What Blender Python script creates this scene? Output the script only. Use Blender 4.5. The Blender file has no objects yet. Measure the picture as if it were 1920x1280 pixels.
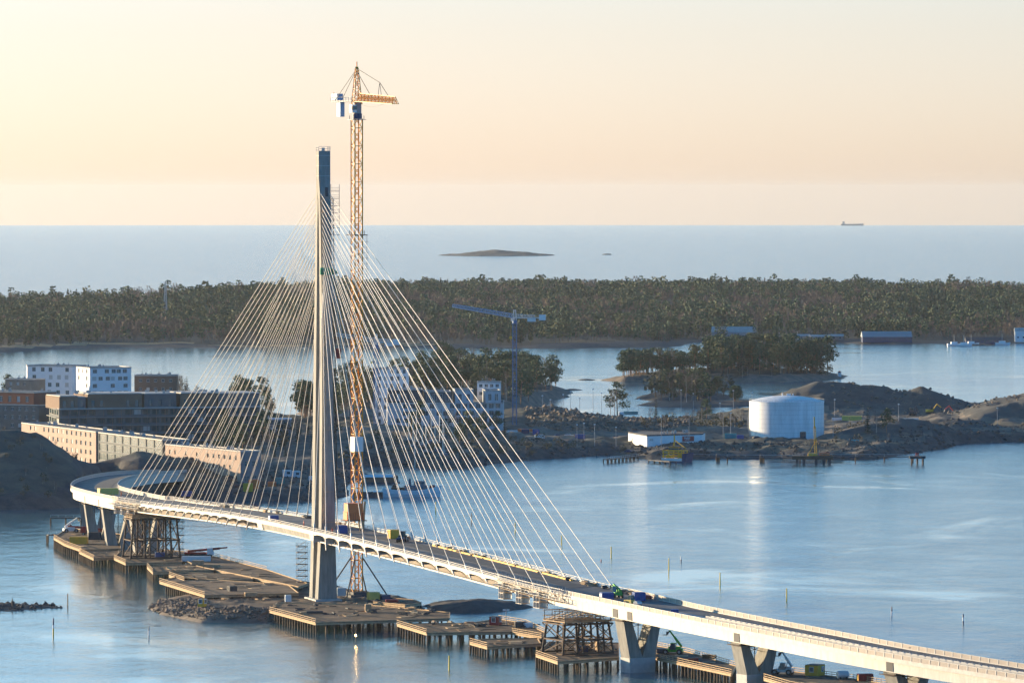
import bpy, bmesh, math, random
import numpy as np
from mathutils import Vector, Matrix
from mathutils.geometry import tessellate_polygon
R = math.radians
scn = bpy.context.scene
C = bpy.context.collection
random.seed(7); rng = np.random.default_rng(11)

# ---------------------------------------------------------------- camera
F = 11000.0; HZ = 359.0; CH = 122.0; ER = 7.4e6      # focal length in photo pixels, eye level row, camera height, radius of the sea's curve
cam = bpy.data.cameras.new('camera'); co = bpy.data.objects.new('camera', cam); C.objects.link(co)
co.location = (0, 0, CH); co.rotation_euler = (R(90), 0, 0)
cam.sensor_width = 36; cam.lens = 36*F/1920; cam.shift_y = -(640-HZ)/1920
cam.clip_start = 5; cam.clip_end = 90000
scn.camera = co

# ---------------------------------------------------------------- light
SUN_EL = 7.0
SD = Vector((-0.87, 0.49, 0)).normalized()            # towards the sun, in plan
w = bpy.data.worlds.new('World'); scn.world = w; w.use_nodes = True
nt = w.node_tree; bg = nt.nodes['Background']
sky = nt.nodes.new('ShaderNodeTexSky'); sky.sky_type = 'NISHITA'; sky.sun_disc = False
sky.sun_elevation = R(SUN_EL); sky.sun_rotation = math.atan2(SD.x, SD.y)
sky.air_density = 0.5; sky.dust_density = 0.6; sky.ozone_density = 0.5; sky.altitude = 0
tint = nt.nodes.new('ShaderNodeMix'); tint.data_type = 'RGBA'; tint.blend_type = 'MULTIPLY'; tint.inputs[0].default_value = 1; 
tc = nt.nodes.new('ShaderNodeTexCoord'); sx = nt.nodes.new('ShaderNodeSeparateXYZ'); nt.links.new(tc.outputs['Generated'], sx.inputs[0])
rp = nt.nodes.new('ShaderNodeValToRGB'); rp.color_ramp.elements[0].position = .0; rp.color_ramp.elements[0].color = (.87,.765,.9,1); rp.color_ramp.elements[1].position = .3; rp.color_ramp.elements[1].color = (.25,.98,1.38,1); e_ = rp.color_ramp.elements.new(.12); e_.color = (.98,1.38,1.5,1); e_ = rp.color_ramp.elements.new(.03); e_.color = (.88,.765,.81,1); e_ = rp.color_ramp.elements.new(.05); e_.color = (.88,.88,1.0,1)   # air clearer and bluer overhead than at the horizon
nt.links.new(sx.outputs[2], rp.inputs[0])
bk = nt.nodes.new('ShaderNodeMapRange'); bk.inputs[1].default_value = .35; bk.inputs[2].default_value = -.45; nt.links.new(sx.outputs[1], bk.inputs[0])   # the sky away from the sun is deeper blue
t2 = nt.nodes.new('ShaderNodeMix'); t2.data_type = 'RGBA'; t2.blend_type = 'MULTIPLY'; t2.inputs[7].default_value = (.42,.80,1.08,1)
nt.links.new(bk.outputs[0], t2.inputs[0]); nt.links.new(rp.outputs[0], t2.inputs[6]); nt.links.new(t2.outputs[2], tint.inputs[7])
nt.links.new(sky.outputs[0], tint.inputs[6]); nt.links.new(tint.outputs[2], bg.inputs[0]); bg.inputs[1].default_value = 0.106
sun = bpy.data.lights.new('sun', 'SUN'); so = bpy.data.objects.new('sun', sun); C.objects.link(so)
sun.energy = 5.0; sun.angle = R(0.5); sun.color = (1.0, 0.76, 0.47)
d = Vector((SD.x*math.cos(R(SUN_EL)), SD.y*math.cos(R(SUN_EL)), math.sin(R(SUN_EL))))
so.rotation_euler = d.to_track_quat('Z', 'Y').to_euler()
vs = scn.view_settings
vs.view_transform = 'Standard'; vs.look = 'None'; vs.gamma = 1; vs.exposure = 1.2
scn.cycles.max_bounces = 6; scn.cycles.volume_bounces = 0

# ---------------------------------------------------------------- placing: a point of the photograph at height h above the sea -> world
def drop(d): return -d*d/(2*ER)
def P(px, py, h=0.0, dr=True):
    k = (py-HZ)/F; a = 1/(2*ER); q = k*k-4*a*(CH-h)
    d = (k-math.sqrt(max(q, 0)))/(2*a)
    return Vector(((px-960)/F*d, d, h-d*d*a if dr else h))
def PD(px, py, d): return Vector(((px-960)/F*d, d, CH-(py-HZ)/F*d))
def PZ(px, py, z):                                     # at absolute height z
    d = (CH-z)*F/(py-HZ); return Vector(((px-960)/F*d, d, z))

# ---------------------------------------------------------------- objects
def tag(o, label=None, cat=None, group=None, kind=None):
    if label: o['label'] = label
    if cat: o['category'] = cat
    if group: o['group'] = group
    if kind: o['kind'] = kind
    return o
def thing(name, loc, label, cat, group=None, rz=0.0):
    o = bpy.data.objects.new(name, None); C.objects.link(o)
    o.location = loc; o.rotation_euler = (0, 0, rz); o.empty_display_size = 1
    return tag(o, label, cat, group)
def copy_tree(o, parent=None):
    c = o.copy(); C.objects.link(c)
    if parent is not None: c.parent = parent
    for ch in list(o.children): copy_tree(ch, c)
    return c
class MB:
    """collects polygons; build() links them as ONE mesh object"""
    def __init__(s): s.v = []; s.f = []; s.m = []
    def poly(s, pts, m=0):
        n = len(s.v); s.v += [tuple(p) for p in pts]; s.f.append(tuple(range(n, n+len(pts)))); s.m.append(m)
    def hull8(s, p, m=0):                              # p: 4 bottom (ccw) + 4 top
        n = len(s.v); s.v += [tuple(q) for q in p]
        for f in ((3,2,1,0),(4,5,6,7),(0,1,5,4),(1,2,6,5),(2,3,7,6),(3,0,4,7)): s.f.append(tuple(n+i for i in f)); s.m.append(m)
    def box(s, c, size, rz=0.0, m=0):                  # c: centre of the base
        hx, hy = size[0]/2, size[1]/2; ca, sa = math.cos(rz), math.sin(rz)
        b = [(c[0]+x*ca-y*sa, c[1]+x*sa+y*ca) for x, y in ((-hx,-hy),(hx,-hy),(hx,hy),(-hx,hy))]
        s.hull8([(x, y, c[2]) for x, y in b]+[(x, y, c[2]+size[2]) for x, y in b], m)
    def bar(s, a, b, w, h=None, m=0):                  # square bar between two points
        a = Vector(a); b = Vector(b); h = h or w; t = (b-a)
        if t.length < 1e-6: return
        t.normalize(); up = Vector((0,0,1)) if abs(t.z) < .95 else Vector((0,1,0))
        sx = t.cross(up).normalized()*w/2; sy = sx.cross(t).normalized()*h/2
        s.hull8([a-sx-sy, a+sx-sy, a+sx+sy, a-sx+sy, b-sx-sy, b+sx-sy, b+sx+sy, b-sx+sy], m)
    def tube(s, a, b, r0, r1=None, n=8, m=0, caps=True):
        a = Vector(a); b = Vector(b); r1 = r0 if r1 is None else r1; t = (b-a).normalized()
        up = Vector((0,0,1)) if abs(t.z) < .95 else Vector((0,1,0)); x = t.cross(up).normalized(); y = t.cross(x)
        i0 = len(s.v)
        for c_, r in ((a, r0), (b, r1)):
            for k in range(n):
                an = 2*math.pi*k/n; s.v.append(tuple(c_+x*math.cos(an)*r+y*math.sin(an)*r))
        for k in range(n): s.f.append((i0+k, i0+(k+1)%n, i0+n+(k+1)%n, i0+n+k)); s.m.append(m)
        if caps: s.f.append(tuple(i0+n-1-k for k in range(n))); s.m.append(m); s.f.append(tuple(i0+n+k for k in range(n))); s.m.append(m)
    def lathe(s, c, prof, n=24, m=0):                  # prof: (radius, z)
        i0 = len(s.v)
        for r, z in prof:
            for k in range(n):
                an = 2*math.pi*k/n; s.v.append((c[0]+r*math.cos(an), c[1]+r*math.sin(an), c[2]+z))
        for j in range(len(prof)-1):
            for k in range(n): s.f.append((i0+j*n+k, i0+j*n+(k+1)%n, i0+(j+1)*n+(k+1)%n, i0+(j+1)*n+k)); s.m.append(m)
        s.f.append(tuple(i0+n-1-k for k in range(n))); s.m.append(m)
        q = i0+(len(prof)-1)*n; s.f.append(tuple(q+k for k in range(n))); s.m.append(m)
    def prism(s, pts, z0, z1, m=0):                    # vertical prism over a plan polygon
        n = len(pts); ar = sum(pts[i][0]*pts[(i+1)%n][1]-pts[(i+1)%n][0]*pts[i][1] for i in range(n))
        if ar < 0: pts = list(reversed(pts))
        i0 = len(s.v); s.v += [(p[0], p[1], z0) for p in pts]+[(p[0], p[1], z1) for p in pts]
        for k in range(n): s.f.append((i0+k, i0+(k+1)%n, i0+n+(k+1)%n, i0+n+k)); s.m.append(m)
        for t in tessellate_polygon([[Vector((p[0], p[1], 0)) for p in pts]]):
            a, b, c = t
            cr = (pts[b][0]-pts[a][0])*(pts[c][1]-pts[a][1])-(pts[b][1]-pts[a][1])*(pts[c][0]-pts[a][0])
            if cr < 0: b, c = c, b
            s.f.append((i0+n+a, i0+n+b, i0+n+c)); s.m.append(m); s.f.append((i0+c, i0+b, i0+a)); s.m.append(m)
    def sweep(s, rings, m=0, closed=True, caps=True):  # rings: equal-length lists of points
        i0 = len(s.v); n = len(rings[0])
        for r in rings: s.v += [tuple(p) for p in r]
        for j in range(len(rings)-1):
            for k in range(n if closed else n-1):
                s.f.append((i0+j*n+k, i0+j*n+(k+1)%n, i0+(j+1)*n+(k+1)%n, i0+(j+1)*n+k)); s.m.append(m)
        if caps and closed:
            s.f.append(tuple(i0+n-1-k for k in range(n))); s.m.append(m)
            q = i0+(len(rings)-1)*n; s.f.append(tuple(q+k for k in range(n))); s.m.append(m)
    def build(s, name, mats, parent=None, smooth=False, fix=False):
        me = bpy.data.meshes.new(name); me.from_pydata(s.v, [], s.f)
        if not isinstance(mats, (list, tuple)): mats = [mats]
        for m in mats: me.materials.append(m)
        if len(mats) > 1: me.polygons.foreach_set('material_index', s.m)
        if fix:
            bm = bmesh.new(); bm.from_mesh(me); bmesh.ops.recalc_face_normals(bm, faces=bm.faces); bm.to_mesh(me); bm.free()
        if smooth: me.polygons.foreach_set('use_smooth', [True]*len(me.polygons))
        me.update(); o = bpy.data.objects.new(name, me); C.objects.link(o)
        if parent is not None: o.parent = parent
        return o

# ---------------------------------------------------------------- materials
def mat(name, col, rough=.8, col2=None, scale=1.0, bump=0.0, bscale=None, metal=0.0, stretch=None, coord='world', spec=.4):
    m = bpy.data.materials.new(name); m.use_nodes = True; t = m.node_tree; b = t.nodes['Principled BSDF']
    b.inputs['Base Color'].default_value = (*col, 1); b.inputs['Roughness'].default_value = rough
    b.inputs['Metallic'].default_value = metal; b.inputs['Specular IOR Level'].default_value = spec
    if col2 or bump:
        if coord == 'world':
            g = t.nodes.new('ShaderNodeNewGeometry'); src = g.outputs['Position']
        else:
            g = t.nodes.new('ShaderNodeTexCoord'); src = g.outputs['Object']
        if stretch:
            mp = t.nodes.new('ShaderNodeMapping'); mp.inputs['Scale'].default_value = stretch; t.links.new(src, mp.inputs[0]); src = mp.outputs[0]
        def noise(sc, det=5):
            n = t.nodes.new('ShaderNodeTexNoise'); n.inputs['Scale'].default_value = sc; n.inputs['Detail'].default_value = det
            n.inputs['Roughness'].default_value = .65; t.links.new(src, n.inputs['Vector']); return n
        if col2:
            n = noise(scale); r = t.nodes.new('ShaderNodeValToRGB'); r.color_ramp.elements[0].position = .36; r.color_ramp.elements[1].position = .64
            r.color_ramp.elements[0].color = (*col, 1); r.color_ramp.elements[1].color = (*col2, 1)
            t.links.new(n.outputs[0], r.inputs[0]); t.links.new(r.outputs[0], b.inputs['Base Color'])
        if bump:
            n2 = noise(bscale or scale*3); bp = t.nodes.new('ShaderNodeBump'); bp.inputs['Strength'].default_value = .8; bp.inputs['Distance'].default_value = bump
            t.links.new(n2.outputs[0], bp.inputs['Height']); t.links.new(bp.outputs[0], b.inputs['Normal'])
    return m
M = {}
def mk(k, *a, **kw): M[k] = mat(k, *a, **kw)
mk('concrete', (.31,.3,.27), .85, (.2,.195,.18), .9, .02, 3, stretch=(1,1,.14))
mk('concrete_pale', (.5,.49,.46), .8, (.42,.41,.39), .7)
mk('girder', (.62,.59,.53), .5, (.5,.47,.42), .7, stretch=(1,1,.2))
mk('edge', (.58,.55,.5), .6, (.46,.43,.39), .8)
mk('deck', (.11,.11,.115), .9, (.19,.185,.18), .22, .05, 2.5, stretch=(1.0,.35,1))
mk('deck_dark', (.06,.062,.066), .9, (.1,.1,.1), .3)
mk('cable', (.7,.64,.55), .45)
mk('rail', (.5,.48,.44), .6)
mk('wood', (.06,.042,.03), .9, (.23,.145,.085), .25, .05, 3)
mk('render_grey', (.5,.52,.53), .85, (.42,.44,.45), .3)
mk('blind', (.5,.48,.44), .7)
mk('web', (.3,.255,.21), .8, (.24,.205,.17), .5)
mk('wood_pale', (.5,.36,.22), .9, (.34,.24,.15), 1.2)
mk('pile', (.05,.036,.028), .9, (.1,.068,.045), .6)
mk('rust', (.1,.06,.042), .8, (.06,.04,.03), .5)
mk('gravel', (.12,.085,.06), .95, (.25,.175,.115), .14, .15, 1.2)
mk('gravel_dark', (.06,.062,.06), .95, (.11,.105,.095), .15, .2, 1.0)
mk('rock', (.12,.105,.09), .95, (.26,.2,.15), .16, .35, .6)
mk('rock_dark', (.05,.052,.055), .95, (.1,.092,.085), .2, .35, .7)
mk('earth', (.085,.085,.078), .95, (.23,.18,.135), .09, .5, .35)
mk('scrub', (.05,.062,.054), .95, (.13,.115,.085), .12, .5, .4)
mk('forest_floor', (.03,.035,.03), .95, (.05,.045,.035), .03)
mk('yellow', (.72,.42,.03), .5, (.6,.35,.03), .8)
mk('yellow_pale', (.66,.5,.12), .6)
mk('blue', (.02,.085,.3), .5, (.018,.07,.24), .7)
mk('navy', (.012,.03,.1), .45)
mk('blue_crane', (.05,.15,.3), .45)
mk('orange_crane', (.74,.31,.01), .5, (.6,.22,.008), .6)
mk('orange', (.65,.16,.04), .6)
mk('red', (.4,.035,.03), .55, (.3,.03,.025), .8)
mk('green', (.06,.36,.04), .5)
mk('green_dark', (.02,.11,.07), .5)
mk('turquoise', (.03,.3,.3), .5)
mk('teal', (.05,.22,.2), .5)
mk('white', (.78,.78,.76), .6, (.7,.7,.69), .4)
mk('white_boat', (.62,.67,.68), .4)
mk('grey', (.3,.31,.32), .7)
mk('grey_dark', (.06,.063,.07), .7)
mk('black', (.02,.02,.022), .6)
mk('glass', (.03,.06,.085), .12, spec=.8)
mk('glass_green', (.02,.055,.065), .25, spec=.25)
mk('parapet', (.42,.36,.3), .7, (.36,.31,.27), .5)
mk('brick_pink', (.38,.275,.22), .85, (.32,.23,.185), .25)
mk('brick_brown', (.2,.13,.09), .85, (.16,.105,.075), .3)
mk('brick_red', (.24,.085,.05), .85, (.2,.07,.045), .4)
mk('brick_dark', (.13,.14,.14), .85, (.1,.11,.11), .3)
mk('brick_grey', (.22,.22,.215), .85, (.18,.18,.18), .3)
mk('render_white', (.78,.76,.74), .8, (.72,.7,.68), .2)
mk('roof_dark', (.06,.065,.075), .9, (.09,.09,.095), .3)
mk('roof_light', (.4,.38,.35), .8, (.5,.47,.42), .5)
mk('steel', (.42,.44,.45), .4, metal=.6)
mk('shingle', (.3,.31,.3), .8)
mk('reed', (.36,.26,.13), .9, (.28,.2,.11), .05)
mk('bark', (.13,.09,.065), .9)
mk('bark_pine', (.3,.15,.08), .9, (.16,.1,.07), .6)
mk('bark_birch', (.4,.36,.32), .9)
mk('pine', (.024,.062,.03), .8, (.05,.095,.042), .25)
mk('pine_warm', (.05,.075,.03), .8, (.1,.11,.045), .25)
mk('spruce', (.018,.036,.022), .8, (.035,.055,.028), .3)
mk('birch', (.15,.105,.08), .9, (.1,.08,.065), .2)
mk('buoy_yellow', (.75,.5,.03), .5)
mk('tank_white', (.84,.84,.82), .5, (.64,.64,.62), .5, stretch=(1,1,.12))

# ---------------------------------------------------------------- sea: one sheet that follows the curve of the earth
def sea_material():
    m = bpy.data.materials.new('sea_water'); m.use_nodes = True; t = m.node_tree; b = t.nodes['Principled BSDF']
    L = t.links.new
    b.inputs['Base Color'].default_value = (.06, .16, .2, 1); b.inputs['IOR'].default_value = 1.33
    g = t.nodes.new('ShaderNodeNewGeometry')
    def nz(scale, st, det=3, rough=.5, dist=0):
        mp = t.nodes.new('ShaderNodeMapping'); mp.inputs['Scale'].default_value = st; L(g.outputs['Position'], mp.inputs[0])
        n = t.nodes.new('ShaderNodeTexNoise'); n.inputs['Scale'].default_value = scale; n.inputs['Detail'].default_value = det
        n.inputs['Roughness'].default_value = rough; n.inputs['Distortion'].default_value = dist; L(mp.outputs[0], n.inputs['Vector']); return n.outputs[0]
    # calm slicks and rippled patches
    cam_ = nz(.009, (.8, .55, 1), 8, .6, 1.3)
    r = t.nodes.new('ShaderNodeMapRange'); r.inputs[1].default_value = .36; r.inputs[2].default_value = .45; r.inputs[3].default_value = .0; r.inputs[4].default_value = 1; L(cam_, r.inputs[0])
    # shelter: the water left of the bridge and behind the islands lies calmer
    sep = t.nodes.new('ShaderNodeSeparateXYZ'); L(g.outputs['Position'], sep.inputs[0])
    w1 = nz(.9, (1, .8, 1), 4, .6); w2 = nz(.11, (1, .5, 1), 6, .6)
    ad = t.nodes.new('ShaderNodeMath'); ad.operation = 'MULTIPLY_ADD'; L(w2, ad.inputs[0]); ad.inputs[1].default_value = 6.0; L(w1, ad.inputs[2])
    bp = t.nodes.new('ShaderNodeBump'); bp.inputs['Distance'].default_value = WAVE; L(ad.outputs[0], bp.inputs['Height'])
    sh = t.nodes.new('ShaderNodeMapRange'); sh.inputs[1].default_value = -90; sh.inputs[2].default_value = 10; sh.inputs[3].default_value = .3; sh.inputs[4].default_value = 1.0; L(sep.outputs[0], sh.inputs[0])
    far = t.nodes.new('ShaderNodeMapRange'); far.inputs[1].default_value = 5200; far.inputs[2].default_value = 6500; far.inputs[3].default_value = 0; far.inputs[4].default_value = 1; L(sep.outputs[1], far.inputs[0])
    mid = t.nodes.new('ShaderNodeMapRange'); mid.inputs[1].default_value = 2600; mid.inputs[2].default_value = 3400; mid.inputs[3].default_value = 1; mid.inputs[4].default_value = .8; L(sep.outputs[1], mid.inputs[0])
    a = t.nodes.new('ShaderNodeMath'); a.operation = 'MULTIPLY'; L(r.outputs[0], a.inputs[0]); L(sh.outputs[0], a.inputs[1])
    a2 = t.nodes.new('ShaderNodeMath'); a2.operation = 'MULTIPLY'; L(a.outputs[0], a2.inputs[0]); L(mid.outputs[0], a2.inputs[1])
    a3 = t.nodes.new('ShaderNodeMath'); a3.operation = 'MAXIMUM'; L(a2.outputs[0], a3.inputs[0]); L(far.outputs[0], a3.inputs[1])
    s2 = t.nodes.new('ShaderNodeMapRange'); s2.inputs[3].default_value = .10; s2.inputs[4].default_value = 1.0; cp = nz(.035, (.6, .5, 1), 4, .6, .5); cpr = t.nodes.new('ShaderNodeMapRange'); cpr.inputs[1].default_value = .3; cpr.inputs[2].default_value = .7; cpr.inputs[3].default_value = .45; cpr.inputs[4].default_value = 1.15; L(cp, cpr.inputs[0]); a4 = t.nodes.new('ShaderNodeMath'); a4.operation = 'MULTIPLY'; L(a3.outputs[0], a4.inputs[0]); L(cpr.outputs[0], a4.inputs[1]); L(a4.outputs[0], s2.inputs[0]); L(s2.outputs[0], bp.inputs['Strength'])
    s3 = t.nodes.new('ShaderNodeMapRange'); s3.inputs[3].default_value = .07; s3.inputs[4].default_value = ROUGH; L(a3.outputs[0], s3.inputs[0]); L(s3.outputs[0], b.inputs['Roughness'])
    s4 = t.nodes.new('ShaderNodeMapRange'); s4.inputs[3].default_value = WAVE; s4.inputs[4].default_value = WAVE*4; L(far.outputs[0], s4.inputs[0]); L(s4.outputs[0], bp.inputs['Distance'])
    L(bp.outputs[0], b.inputs['Normal'])
    return m
WAVE = .19; ROUGH = .11
HAZE = 1.1e-5
def build_sea():
    mb = MB(); rs = [300, 700, 1100, 1500, 1900, 2300, 2700, 3100, 3600, 4200, 5000, 6000, 7500, 9500, 12000, 15000, 18500, 22000, 26000, 30000, 34000, 38000, 42000, 46000, 52000]
    n = 24; rings = []
    for r in rs:
        rings.append([(math.sin(a)*r, math.cos(a)*r, drop(r)) for a in [R(-24+48*k/n) for k in range(n+1)]])
    mb.sweep(rings, closed=False, caps=False)
    o = mb.build('sea', sea_material(), smooth=True); tag(o, kind='structure', label='calm blue water with pale slicks reaching to the horizon')
    for p in o.data.polygons:
        if p.normal.z < 0: o.data.flip_normals(); break
build_sea()
# ---------------------------------------------------------------- land: height fields over shorelines
def vnoise(x, y, s, seed):
    """smooth value noise, numpy"""
    r = np.random.default_rng(seed).random((64, 64))
    X = np.asarray(x)/s; Y = np.asarray(y)/s; i = np.floor(X).astype(int); j = np.floor(Y).astype(int)
    u = X-i; v = Y-j; u = u*u*(3-2*u); v = v*v*(3-2*v)
    g = lambda a, b: r[a % 64, b % 64]
    return (g(i,j)*(1-u)+g(i+1,j)*u)*(1-v)+(g(i,j+1)*(1-u)+g(i+1,j+1)*u)*v
LANDS = []
def signed(poly, X, Y):
    n = len(poly); best = np.full(X.shape, 1e18); ins = np.zeros(X.shape, bool)
    for k in range(n):
        ax, ay = poly[k]; bx, by = poly[(k+1) % n]; ex, ey = bx-ax, by-ay; L2 = ex*ex+ey*ey+1e-9
        t = np.clip(((X-ax)*ex+(Y-ay)*ey)/L2, 0, 1); best = np.minimum(best, (X-ax-t*ex)**2+(Y-ay-t*ey)**2)
        c = (ay > Y) != (by > Y)
        if ay != by: ins ^= c & (X < (bx-ax)*(Y-ay)/(by-ay)+ax)
    return np.where(ins, 1, -1)*np.sqrt(best)
def land(name, px, top, slope, rx, ry, mats, bumps=(), rough=.6, rs=9, seed=1, label=None, wob=0, pick=None, world_pts=None):
    """px: shoreline in photo pixels; top: plateau height; slope: metres to reach it; bumps: (px,py,height,rx,ry) hills added"""
    pts = world_pts or [tuple(P(a, b)[:2]) for a, b in px]
    xs = [p[0] for p in pts]; ys = [p[1] for p in pts]
    x = np.arange(min(xs)-3*rx, max(xs)+3*rx, rx); y = np.arange(min(ys)-3*ry, max(ys)+3*ry, ry)
    X, Y = np.meshgrid(x, y)
    D = signed(pts, X, Y)+(vnoise(X, Y, rs*2.5, seed+5)-.5)*wob
    H = np.where(D > 0, top*(1-np.exp(-np.maximum(D, 0)/slope)), D*.6)
    for b in bumps:
        c = P(b[0], b[1], b[5] if len(b) > 5 else 0); a = b[6] if len(b) > 6 else 0
        dx = X-c.x; dy = Y-c.y; ca, sa = math.cos(a), math.sin(a)
        q = ((dx*ca+dy*sa)/b[3])**2+((-dx*sa+dy*ca)/b[4])**2
        H = H+b[2]*np.exp(-q)*np.clip(D/6, 0, 1)
    ramp = np.clip(D/5, 0, 1)
    H = H+ramp*rough*((vnoise(X, Y, rs, seed)-.5)*2+(vnoise(X, Y, rs/3, seed+1)-.5)*1.1+(vnoise(X, Y, rs/7, seed+2)-.5)*.5)
    H = np.clip(H, -1.6, None); Z = H-Y*Y/(2*ER)
    ny, nx = X.shape; keep = H > -1.5
    cell = keep[:-1,:-1] | keep[1:,:-1] | keep[:-1,1:] | keep[1:,1:]
    used = np.zeros((ny, nx), bool); used[:-1,:-1] |= cell; used[1:,:-1] |= cell; used[:-1,1:] |= cell; used[1:,1:] |= cell
    idx = np.full((ny, nx), -1); idx[used] = np.arange(used.sum())
    V = np.stack([X[used], Y[used], Z[used]], 1)
    jj, ii = np.nonzero(cell)
    Fc = np.stack([idx[jj,ii], idx[jj,ii+1], idx[jj+1,ii+1], idx[jj+1,ii]], 1)
    me = bpy.data.meshes.new(name); me.from_pydata(V.tolist(), [], Fc.tolist())
    for m in mats: me.materials.append(M[m])
    if pick is not None: me.polygons.foreach_set('material_index', pick(X, Y, H, D)[jj, ii].astype(int).tolist())
    me.polygons.foreach_set('use_smooth', [True]*len(Fc)); me.update()
    o = bpy.data.objects.new(name, me); C.objects.link(o); tag(o, label, None, None, 'structure')
    LANDS.append((x[0], y[0], rx, ry, H, nx, ny)); return o
def ground(x, y, default=0.0):
    best = None
    for x0, y0, rx, ry, H, nx, ny in LANDS:
        i = (x-x0)/rx; j = (y-y0)/ry
        if 0 <= i < nx-1 and 0 <= j < ny-1:
            a, b = int(i), int(j); u, v = i-a, j-b
            h = (H[b,a]*(1-u)+H[b,a+1]*u)*(1-v)+(H[b+1,a]*(1-u)+H[b+1,a+1]*u)*v
            if best is None or h > best: best = h
    return default if best is None else best
def G(px, py, lift=0.0):
    """where the sight line through a photo pixel meets the land"""
    dx = (px-960)/F; k = (py-HZ)/F; d = 1200.0; last = None
    while d < 7000:
        z = CH-k*d+d*d/(2*ER); g = ground(dx*d, d, 0.0)
        if z <= max(g, 0.0): break
        d += 2.0
    return Vector((dx*d, d, max(ground(dx*d, d), 0.0)+drop(d)+lift))
def onground(x, y, lift=0.0): return Vector((x, y, ground(x, y)+drop(y)+lift))

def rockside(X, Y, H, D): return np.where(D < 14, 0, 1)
# mainland with the building sites and the oil harbour
land('mainland_ground', [(-260,962),(-60,958),(100,955),(165,948),(200,925),(300,936),(420,938),(600,940),(640,930),(648,905),(655,885),(700,872),(760,876),(840,880),(950,868),(1010,861),(1080,858),(1140,853),(1240,862),(1340,860),(1440,859),(1560,862),(1640,861),(1700,852),(1775,842),(1800,832),(1860,829),(1920,829),(2100,826),
      (2100,742),(1920,752),(1830,768),(1780,756),(1700,752),(1560,752),(1440,752),(1400,774),(1330,787),(1230,797),(1150,795),(1085,788),(1020,782),(985,776),(960,782),(880,790),(700,800),(610,800),(590,798),(540,800),(470,800),(440,790),(380,760),(200,748),(-260,748)],
     4.2, 7, 2.6, 4.0, ['rock_dark', 'earth', 'scrub', 'gravel_dark'],
     bumps=[(-10,934,13.5,34,55,0),(-120,932,10,50,60,0),(96,934,5,17,36,0),(330,884,7,34,45,8),(262,884,5,16,30,8),
            (420,800,6,50,90,0),(600,850,6,45,60,3),(760,830,6,60,60,3),(880,800,3,60,60,3),
            (1000,800,5,26,34,2),(1060,805,4,22,26,2),(1120,812,4,22,26,2),(1240,808,2.4,24,20,2),(1330,818,2,22,20,2),
            (1515,776,8,26,30,3),(1590,776,8,34,26,3),(1690,776,7,34,24,3),(1755,778,6,18,18,3),(1460,782,3,14,24,3),
            (1910,790,6,30,36,3),(1975,790,9,36,42,3),(1850,795,2.5,20,24,3),
            (1660,825,6,20,22,3),(1720,820,7,24,24,3),(1780,812,5,24,22,3),(1600,838,2.0,12,12,3)],
     rough=1.5, rs=11, seed=3, wob=8, pick=lambda X, Y, H, D: np.where(D < 11, 0, np.where((H > 6.5) & (X > 90), 3, np.where((vnoise(X, Y, 60, 77) > .5) | (X < -100) & (Y < 2420), 2, 1))), label='dark stony shore land with rubble, scrub and gravel yards')
# wooded point behind the building sites
land('wooded_point', [(560,800),(640,790),(760,770),(850,765),(940,772),(990,768),(1012,758),(1040,750),(1062,742),(1070,736),(1050,729),(1000,718),(950,710),(860,700),(780,705),(700,712),(620,725),(560,760)],
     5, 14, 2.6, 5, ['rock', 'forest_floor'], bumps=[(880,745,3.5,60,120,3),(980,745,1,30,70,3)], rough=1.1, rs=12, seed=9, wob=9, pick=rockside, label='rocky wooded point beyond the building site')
land('shoal_spit', [(1045,737),(1062,733),(1095,731),(1075,729),(1050,731)], .8, 5, 2, 4, ['rock_dark'], rough=.4, rs=7, seed=19, label='low dark shoal off the wooded point')
land('wooded_island', [(1122,713),(1160,716),(1220,716),(1300,715),(1400,717),(1480,716),(1550,713),(1588,709),(1592,706),(1560,700),(1480,695),(1400,693),(1300,697),(1200,703),(1150,708)],
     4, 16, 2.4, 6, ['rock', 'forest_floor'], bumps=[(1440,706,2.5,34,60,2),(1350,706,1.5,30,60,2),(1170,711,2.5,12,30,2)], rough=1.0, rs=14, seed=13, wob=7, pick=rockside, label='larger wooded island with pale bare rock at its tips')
land('rocky_islet', [(1196,748),(1230,752),(1290,752),(1340,750),(1372,747),(1382,744),(1350,737),(1290,733),(1230,736),(1205,741)],
     2.6, 12, 2.2, 4, ['rock_dark', 'forest_floor'], bumps=[(1290,744,2,24,30,1)], rough=.9, rs=10, seed=23, wob=6, pick=rockside, label='small wooded islet in front of the larger island')
land('tidal_reef', [(1192,760),(1240,764),(1330,764),(1420,762),(1460,756),(1380,754),(1280,754),(1215,755)], 1.6, 8, 2.2, 4, ['rock_dark'], rough=.6, rs=8, seed=29, wob=6, label='low dark reef between the islet and the shore')
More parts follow.
